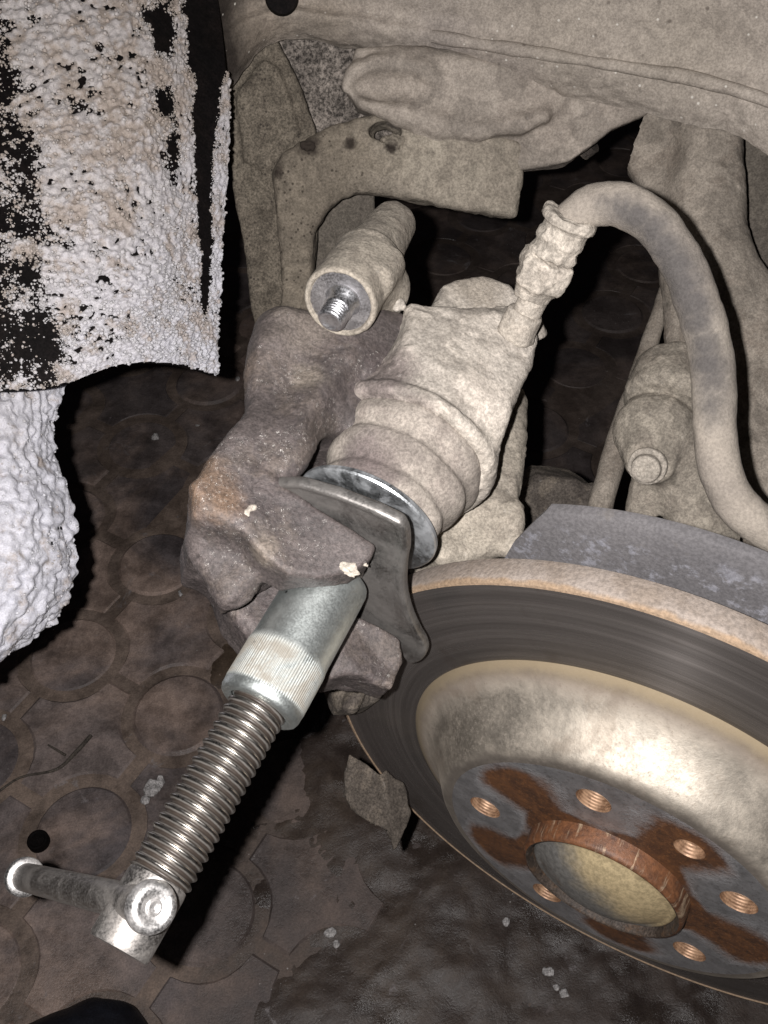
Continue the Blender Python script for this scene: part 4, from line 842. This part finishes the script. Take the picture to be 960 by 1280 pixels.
lathe_axis('spindle_tip', [(.0085, .0505), (.0085, .0575), (.0080, .0576), (.0080, .076)], M['steel_head'], tool, n=40)

# ================================================================== snow-crusted wheel arch
lin = thing('wheel_arch_liner', 'black plastic wheel arch liner under crusted snow', 'arch liner', loc=W(150, 250, .40))
rowsL = [
 [(-90, -70, .405), (60, -70, .412), (170, -70, .425), (220, -70, .440), (266, -70, .455)],
 [(-90, 130, .380), (60, 130, .387), (170, 130, .402), (235, 130, .425), (287, 118, .440)],
 [(-90, 320, .360), (60, 320, .367), (170, 320, .386), (232, 320, .411), (276, 322, .428)],
 [(-90, 490, .350), (60, 484, .357), (150, 456, .375), (220, 456, .398), (272, 470, .418)]]
GL = sheet(rowsL, 330, 470)
rowsF = [
 [(-90, 455, .348), (0, 455, .356), (40, 462, .366), (78, 472, .380)],
 [(-90, 560, .330), (0, 560, .340), (38, 560, .356), (62, 560, .374)],
 [(-90, 650, .315), (0, 650, .326), (50, 650, .343), (89, 650, .366)],
 [(-90, 745, .310), (0, 745, .322), (48, 742, .340), (82, 738, .364)],
 [(-90, 880, .315), (-40, 855, .325), (0, 820, .343), (58, 782, .366)]]
rowsF = [[(a_, b_, z_ + .028) for a_, b_, z_ in r_] for r_ in rowsF]
GF = sheet(rowsF, 150, 300)
sheet_mesh('liner_shell', GL[::6, ::6], .003, M['black'], lin)
sheet_mesh('mud_flap', GF[::6, ::6], .003, M['black'], lin)
def snow_mat():
    s = NT('dirty_snow'); n1 = s.noise(30, 7, .7); n2 = s.noise(260, 6, .75); n3 = s.noise(1500, 3, .6)
    dp = s.n('ShaderNodeSeparateXYZ'); geo = s.n('ShaderNodeNewGeometry'); s.t.links.new(geo.outputs['Position'], dp.inputs[0])
    up = s.ramp(s.math('ADD', dp.outputs[2], s.math('MULTIPLY', s.math('SUBTRACT', n1, .5), .08)), .385, .505)           # dirtier towards the top of the arch
    col = s.mix(up, (.50, .50, .545), (.40, .372, .362)); tn = s.n('ShaderNodeAttribute', attribute_name='tone').outputs['Fac']; n2 = s.math('ADD', s.math('MULTIPLY', n2, .5), s.math('MULTIPLY', s.math('SUBTRACT', 1.0, tn), .5)); dirt = s.ramp(s.math('ADD', s.math('ADD', n2, s.math('MULTIPLY', s.math('SUBTRACT', n1, .5), .3)), s.math('MULTIPLY', up, .12)), .50, .70)
    
    col = s.mix(s.math('MULTIPLY', dirt, .7), col, (.27, .215, .17)); col = s.mul(col, s.ramp(n3, .3, .7, .82, 1.08))
    s.b.inputs['Subsurface Weight'].default_value = .5; s.b.inputs['Subsurface Radius'].default_value = (.004, .004, .0045); s.b.inputs['Subsurface Scale'].default_value = .8
    return s.out(col, .55, 0, s.bump(s.math('ADD', n2, n3), .45, .0010), .35)
M['snow'] = snow_mat()
def ico(sub=1):
    bm = bmesh.new(); bmesh.ops.create_icosphere(bm, subdivisions=sub + 1, radius=1); V = np.array([v.co[:] for v in bm.verts]); Fi = np.array([[v.index for v in f.verts] for f in bm.faces]); bm.free(); return V, Fi
def snow(name, G, cover, amp, label, count, rmin, rmax, bumps, bmin, bmax, blur):
    """a packed base where the snow is thick and thousands of frozen granules and clumps on top"""
    nv, nu = G.shape[:2]; P = G.reshape(-1, 3); du = np.gradient(G, axis=1); dv = np.gradient(G, axis=0); N = np.cross(du, dv); N /= np.linalg.norm(N, axis=2)[:, :, None]
    if ((CAM - G) * N).sum() < 0: N = -N
    N = N.reshape(-1, 3); q = (P - CAM) @ RM; px = 480 + F * q[:, 0] / q[:, 2]; py = 640 + F * q[:, 1] / q[:, 2]
    cv = cover(px, py, P); lump = fbm(P, 70, 3, 6)
    k = cv + .40 * fbm(P, 85, 5, 2, .70) + .26 * fbm(P, 330, 3, 12)
    r_b = np.random.default_rng(nv); HB = np.zeros((nv, nu)); step = np.linalg.norm(np.diff(G, axis=1), axis=2).mean(); step_v = np.linalg.norm(np.diff(G, axis=0), axis=2).mean(); kk0 = k.reshape(nv, nu)
    for bi, bj, br, ba in zip(r_b.integers(0, nv, bumps), r_b.integers(0, nu, bumps), bmin + (bmax - bmin) * r_b.random(bumps) ** 1.8, r_b.uniform(.65, 1.1, bumps)):
        if kk0[bi, bj] < -.05: continue
        wi, wj = int(br / step_v) + 1, int(br / step) + 1; i0, i1, j0, j1 = max(bi - wi, 0), min(bi + wi + 1, nv), max(bj - wj, 0), min(bj + wj + 1, nu)
        dd = ((np.arange(i0, i1) - bi)[:, None] * step_v) ** 2 + ((np.arange(j0, j1) - bj)[None] * step) ** 2
        HB[i0:i1, j0:j1] = np.maximum(HB[i0:i1, j0:j1], ba * np.sqrt(np.maximum(br * br - dd, 0)))
    for _ in range(blur):
        HB[1:-1] = (HB[:-2] + 2 * HB[1:-1] + HB[2:]) / 4; HB[:, 1:-1] = (HB[:, :-2] + 2 * HB[:, 1:-1] + HB[:, 2:]) / 4
    HB = HB.ravel(); k = k + .22 * (HB / bmax - .35)
    hh = amp * (np.clip(k - .10, -.25, .5) * .7 + .22 * lump) + HB * 1.35 * np.clip(k * 5, 0, 1) + .00022 * fbm(P, 800, 3, 9) - .0016
    V = P + N * hh[:, None]; f = np.arange(nv * nu).reshape(nv, nu)
    Q = np.stack([f[:-1, :-1], f[:-1, 1:], f[1:, 1:], f[1:, :-1]], 2).reshape(-1, 4); Q = Q[(k[Q] > .14).all(1)]
    if np.cross(V[Q[:, 1]] - V[Q[:, 0]], V[Q[:, 3]] - V[Q[:, 0]]).sum(0) @ N.mean(0) < 0: Q = Q[:, ::-1]
    u_ = np.unique(Q); re_ = -np.ones(len(V), int); re_[u_] = np.arange(len(u_))
    # granules
    B, Bf = ico(0); r_g = np.random.default_rng(len(P)); pr = 1 / (1 + np.exp(-(k + .04) / .10)); pr = pr * np.clip(1.0 - k * 1.6, .06, 1)
    vis = (px > -45) & (py > -45); pr = np.where(vis, pr, 0); pr /= pr.sum(); ids = r_g.choice(len(P), count, p=pr)
    rad = rmin + (rmax - rmin) * r_g.random(count) ** 2.2; rad *= np.clip(.7 + .4 * k[ids], .6, 1.0)
    c = P[ids] + N[ids] * (np.maximum(hh[ids], 0) + rad * r_g.uniform(-.5, .5, count))[:, None]
    sc = r_g.uniform(.7, 1.35, (count, 3)); th = r_g.uniform(0, 6.28, count); ct, st = np.cos(th), np.sin(th); th2 = r_g.uniform(0, 6.28, count); c2, s2 = np.cos(th2), np.sin(th2)
    L = B[None] * sc[:, None] * rad[:, None, None]
    L = np.stack([L[:, :, 0] * ct[:, None] - L[:, :, 1] * st[:, None], L[:, :, 0] * st[:, None] + L[:, :, 1] * ct[:, None], L[:, :, 2]], 2)
    L = np.stack([L[:, :, 0], L[:, :, 1] * c2[:, None] - L[:, :, 2] * s2[:, None], L[:, :, 1] * s2[:, None] + L[:, :, 2] * c2[:, None]], 2)
    GV = (c[:, None] + L).reshape(-1, 3); d = L / np.linalg.norm(L, axis=2)[:, :, None]
    GV = GV + (d * (rad[:, None] * .35)[:, :, None]).reshape(-1, 3) * fbm(GV, 520, 3, 41)[:, None]
    GF = (Bf[None] + (np.arange(count) * len(B))[:, None, None]).reshape(-1, 3) + len(u_)
    tone = np.concatenate([np.clip(.42 + .34 * fbm(V[u_], 120, 4, 51) + .28 * np.clip(HB[u_] / bmax, 0, 1), 0, 1), np.repeat(np.clip(.5 + .30 * fbm(c, 120, 3, 51) + r_g.normal(0, .10, count), 0, 1), len(B))])
    o = mesh_obj(name, np.concatenate([V[u_], GV]), [tuple(a) for a in re_[Q]] + [tuple(a) for a in GF], M['snow'])
    at_ = o.data.attributes.new('tone', 'FLOAT', 'POINT'); at_.data.foreach_set('value', tone.astype(np.float32)); tag(o, label, 'snow', kind='stuff'); return o
def gs(x, c, w): return np.exp(-((x - c) / w) ** 2)
def cov1(px, py, P):
    c = .72 + 0 * px
    for cx, cy, rx, ry, a in ((204, 40, 15, 34, 1.5), (204, 128, 15, 20, 1.2), (216, 190, 9, 36, 1.3), (180, 20, 12, 14, .6), (120, 318, 10, 8, .5)): c -= a * np.exp(-(((px - cx) / rx) ** 2 + ((py - cy) / ry) ** 2) ** 1.5)
    cx = np.interp(py, [0, 50, 100, 200, 300, 380], [262, 264, 261, 253, 257, 256]); wd = np.interp(py, [0, 60, 100, 200, 300, 380, 430], [30, 24, 17, 11, 8, 5, 3])
    c -= 2.0 * np.exp(-(np.abs(px - cx) / wd) ** 3) * np.clip((420 - py) / 60, 0, 1)
    c -= 1.6 * np.clip((px - 232) / 12, 0, 1) * np.clip((92 - py) / 10, 0, 1)
    xl = np.interp(py, [0, 60, 140, 200, 330, 400, 470], [12, 20, 26, 50, 62, 72, 78])
    c -= .78 * np.clip((xl - px) / 26 + .5, 0, 1) * np.interp(py, [0, 90, 200], [.75, 1, 1]) 
    c -= .25 * np.clip((px - 150) / 60, 0, 1) * np.clip((60 - py) / 60, 0, 1)
    return c
snow('snow', GL, cov1, .0042, 'crusted dirty snow clinging to the arch liner', 11000, .0003, .0011, 20000, .0006, .0019, 2)
def cov2(px, py, P): return .85 - .5 * np.clip((500 - py) / 30, 0, 1) * (px < 60) - .35 * np.clip((px - 50) / 20, 0, 1) * np.clip((560 - py) / 60, 0, 1)
snow('snow', GF, cov2, .0046, 'thick white snow packed on the mud flap at the left edge', 500, .0003, .0008, 2600, .0010, .0034, 8)

# ================================================================== small things on the paving
def fl(px, py, z=0.0): return on_plane(px, py, (0, 0, z), np.array([0, 0, 1.]))
p = fl(47, 1050, .006)
cp = thing('black_cap', 'small round black rubber cap lying by the tommy bar', 'cap', M=Matrix.Translation(Vector((p[0], p[1], .001))))
lathe('cap_shell', [(.0078, 0), (.0078, .005), (.0072, .0065), (.0060, .0066), (.0050, .0060), (.0001, .0060)], M['black'], cp, 40)
M['pebble'] = dusty('pale_grit', (.55, .53, .52), (.42, .40, .39), big=60)
for i, (px, py, r) in enumerate(((194, 546, .0042), (297, 474, .0022), (247, 532, .0022), (633, 1152, .003), (190, 985, .0055), (182, 1000, .003), (200, 978, .004), (225, 742, .003), (5, 897, .003), (412, 1165, .003), (420, 1180, .0024), (685, 1215, .004), (695, 1235, .003), (705, 1243, .003))):
    p = fl(px, py, r * .4); q = Cast(p, np.array([1., 0, 0]), np.array([0, 1., 0]), np.array([0, 0, 1.]), (-.012, -.012, -.006), (.012, .012, .008), .0007)
    q.ell((0, 0, 0), (r * rng.uniform(.7, 1.3), r * rng.uniform(.8, 1.6), r * .6), 0); o = q.build('snow_crumb', M['pebble'], noise=((.0012, 260, 3),), smooth_it=1)
    tag(o, ['white snow crumb lying on the round paver below the arch liner', 'tiny pale crumb just below the right corner of the liner', 'tiny pale crumb left of the caliper bridge', 'pale crumb on the mud under the hub', 'largest pale clump beside the threaded spindle', 'pale crumb at the lower edge of the clump beside the spindle', 'pale crumb at the upper edge of the clump beside the spindle', 'pale crumb on the paving left of the claw', 'pale crumb at the left picture edge under the mud flap', 'upper of the two pale crumbs on the mud right of the spindle head', 'lower of the two pale crumbs on the mud right of the spindle head', 'topmost of three pale crumbs on the mud at bottom right', 'middle one of three pale crumbs on the mud at bottom right', 'lowest of three pale crumbs on the mud at bottom right'][i], 'snow crumb', 'snow crumbs scattered on the paving')
twig = thing('twig', 'thin dark forked twig lying on the paving at left', 'twig', loc=fl(70, 960, .002))
tube('stem', [fl(-10, 996, .002), fl(25, 972, .002), fl(70, 962, .0025), fl(95, 940, .003), fl(114, 919, .003)], [.0009, .0009, .0012, .0017, .0017], M['dust_dark'], twig, n=8, sub=5)
tube('side_shoot', [fl(82, 944, .002), fl(60, 931, .002)], [.0011, .0007], M['dust_dark'], twig, n=8)
# toe of the photographer's shoe
M['shoe'] = dusty('dark_navy_shoe', (.010, .011, .016), (.007, .007, .010), big=60, grain=.3, bump=.3, rough=.55)
pO = fl(95, 1300, .0); shoe = thing('shoe', 'dark navy shoe toe at the bottom left corner', 'shoe', loc=pO)
I3 = np.eye(3); c = Cast(pO, I3[0], I3[1], I3[2], (-.14, -.16, -.002), (.08, .08, .10), .0022)
tp_ = lambda px, py, z: on_plane(px, py, (0, 0, z), np.array([0, 0, 1.])) - pO
c.capsule(tp_(118, 1332, .030) - np.array([0, .0, 0]), tp_(-60, 1420, .04), .036, .042, .0); c.put(np.maximum(c.f, .008 - c.z))
c.build('upper', M['shoe'], shoe, noise=((.0012, 40, 3),))
c = Cast(pO, I3[0], I3[1], I3[2], (-.14, -.16, -.002), (.10, .08, .02), .0022)
A_, B_ = tp_(118, 1345, .0), tp_(-60, 1440, .0); c.capsule((A_[0], A_[1], .006), (B_[0], B_[1], .006), .036, .042); c.put(np.maximum(c.f, np.abs(c.z - .006) - .006)); c.build('sole', M['black'], shoe)
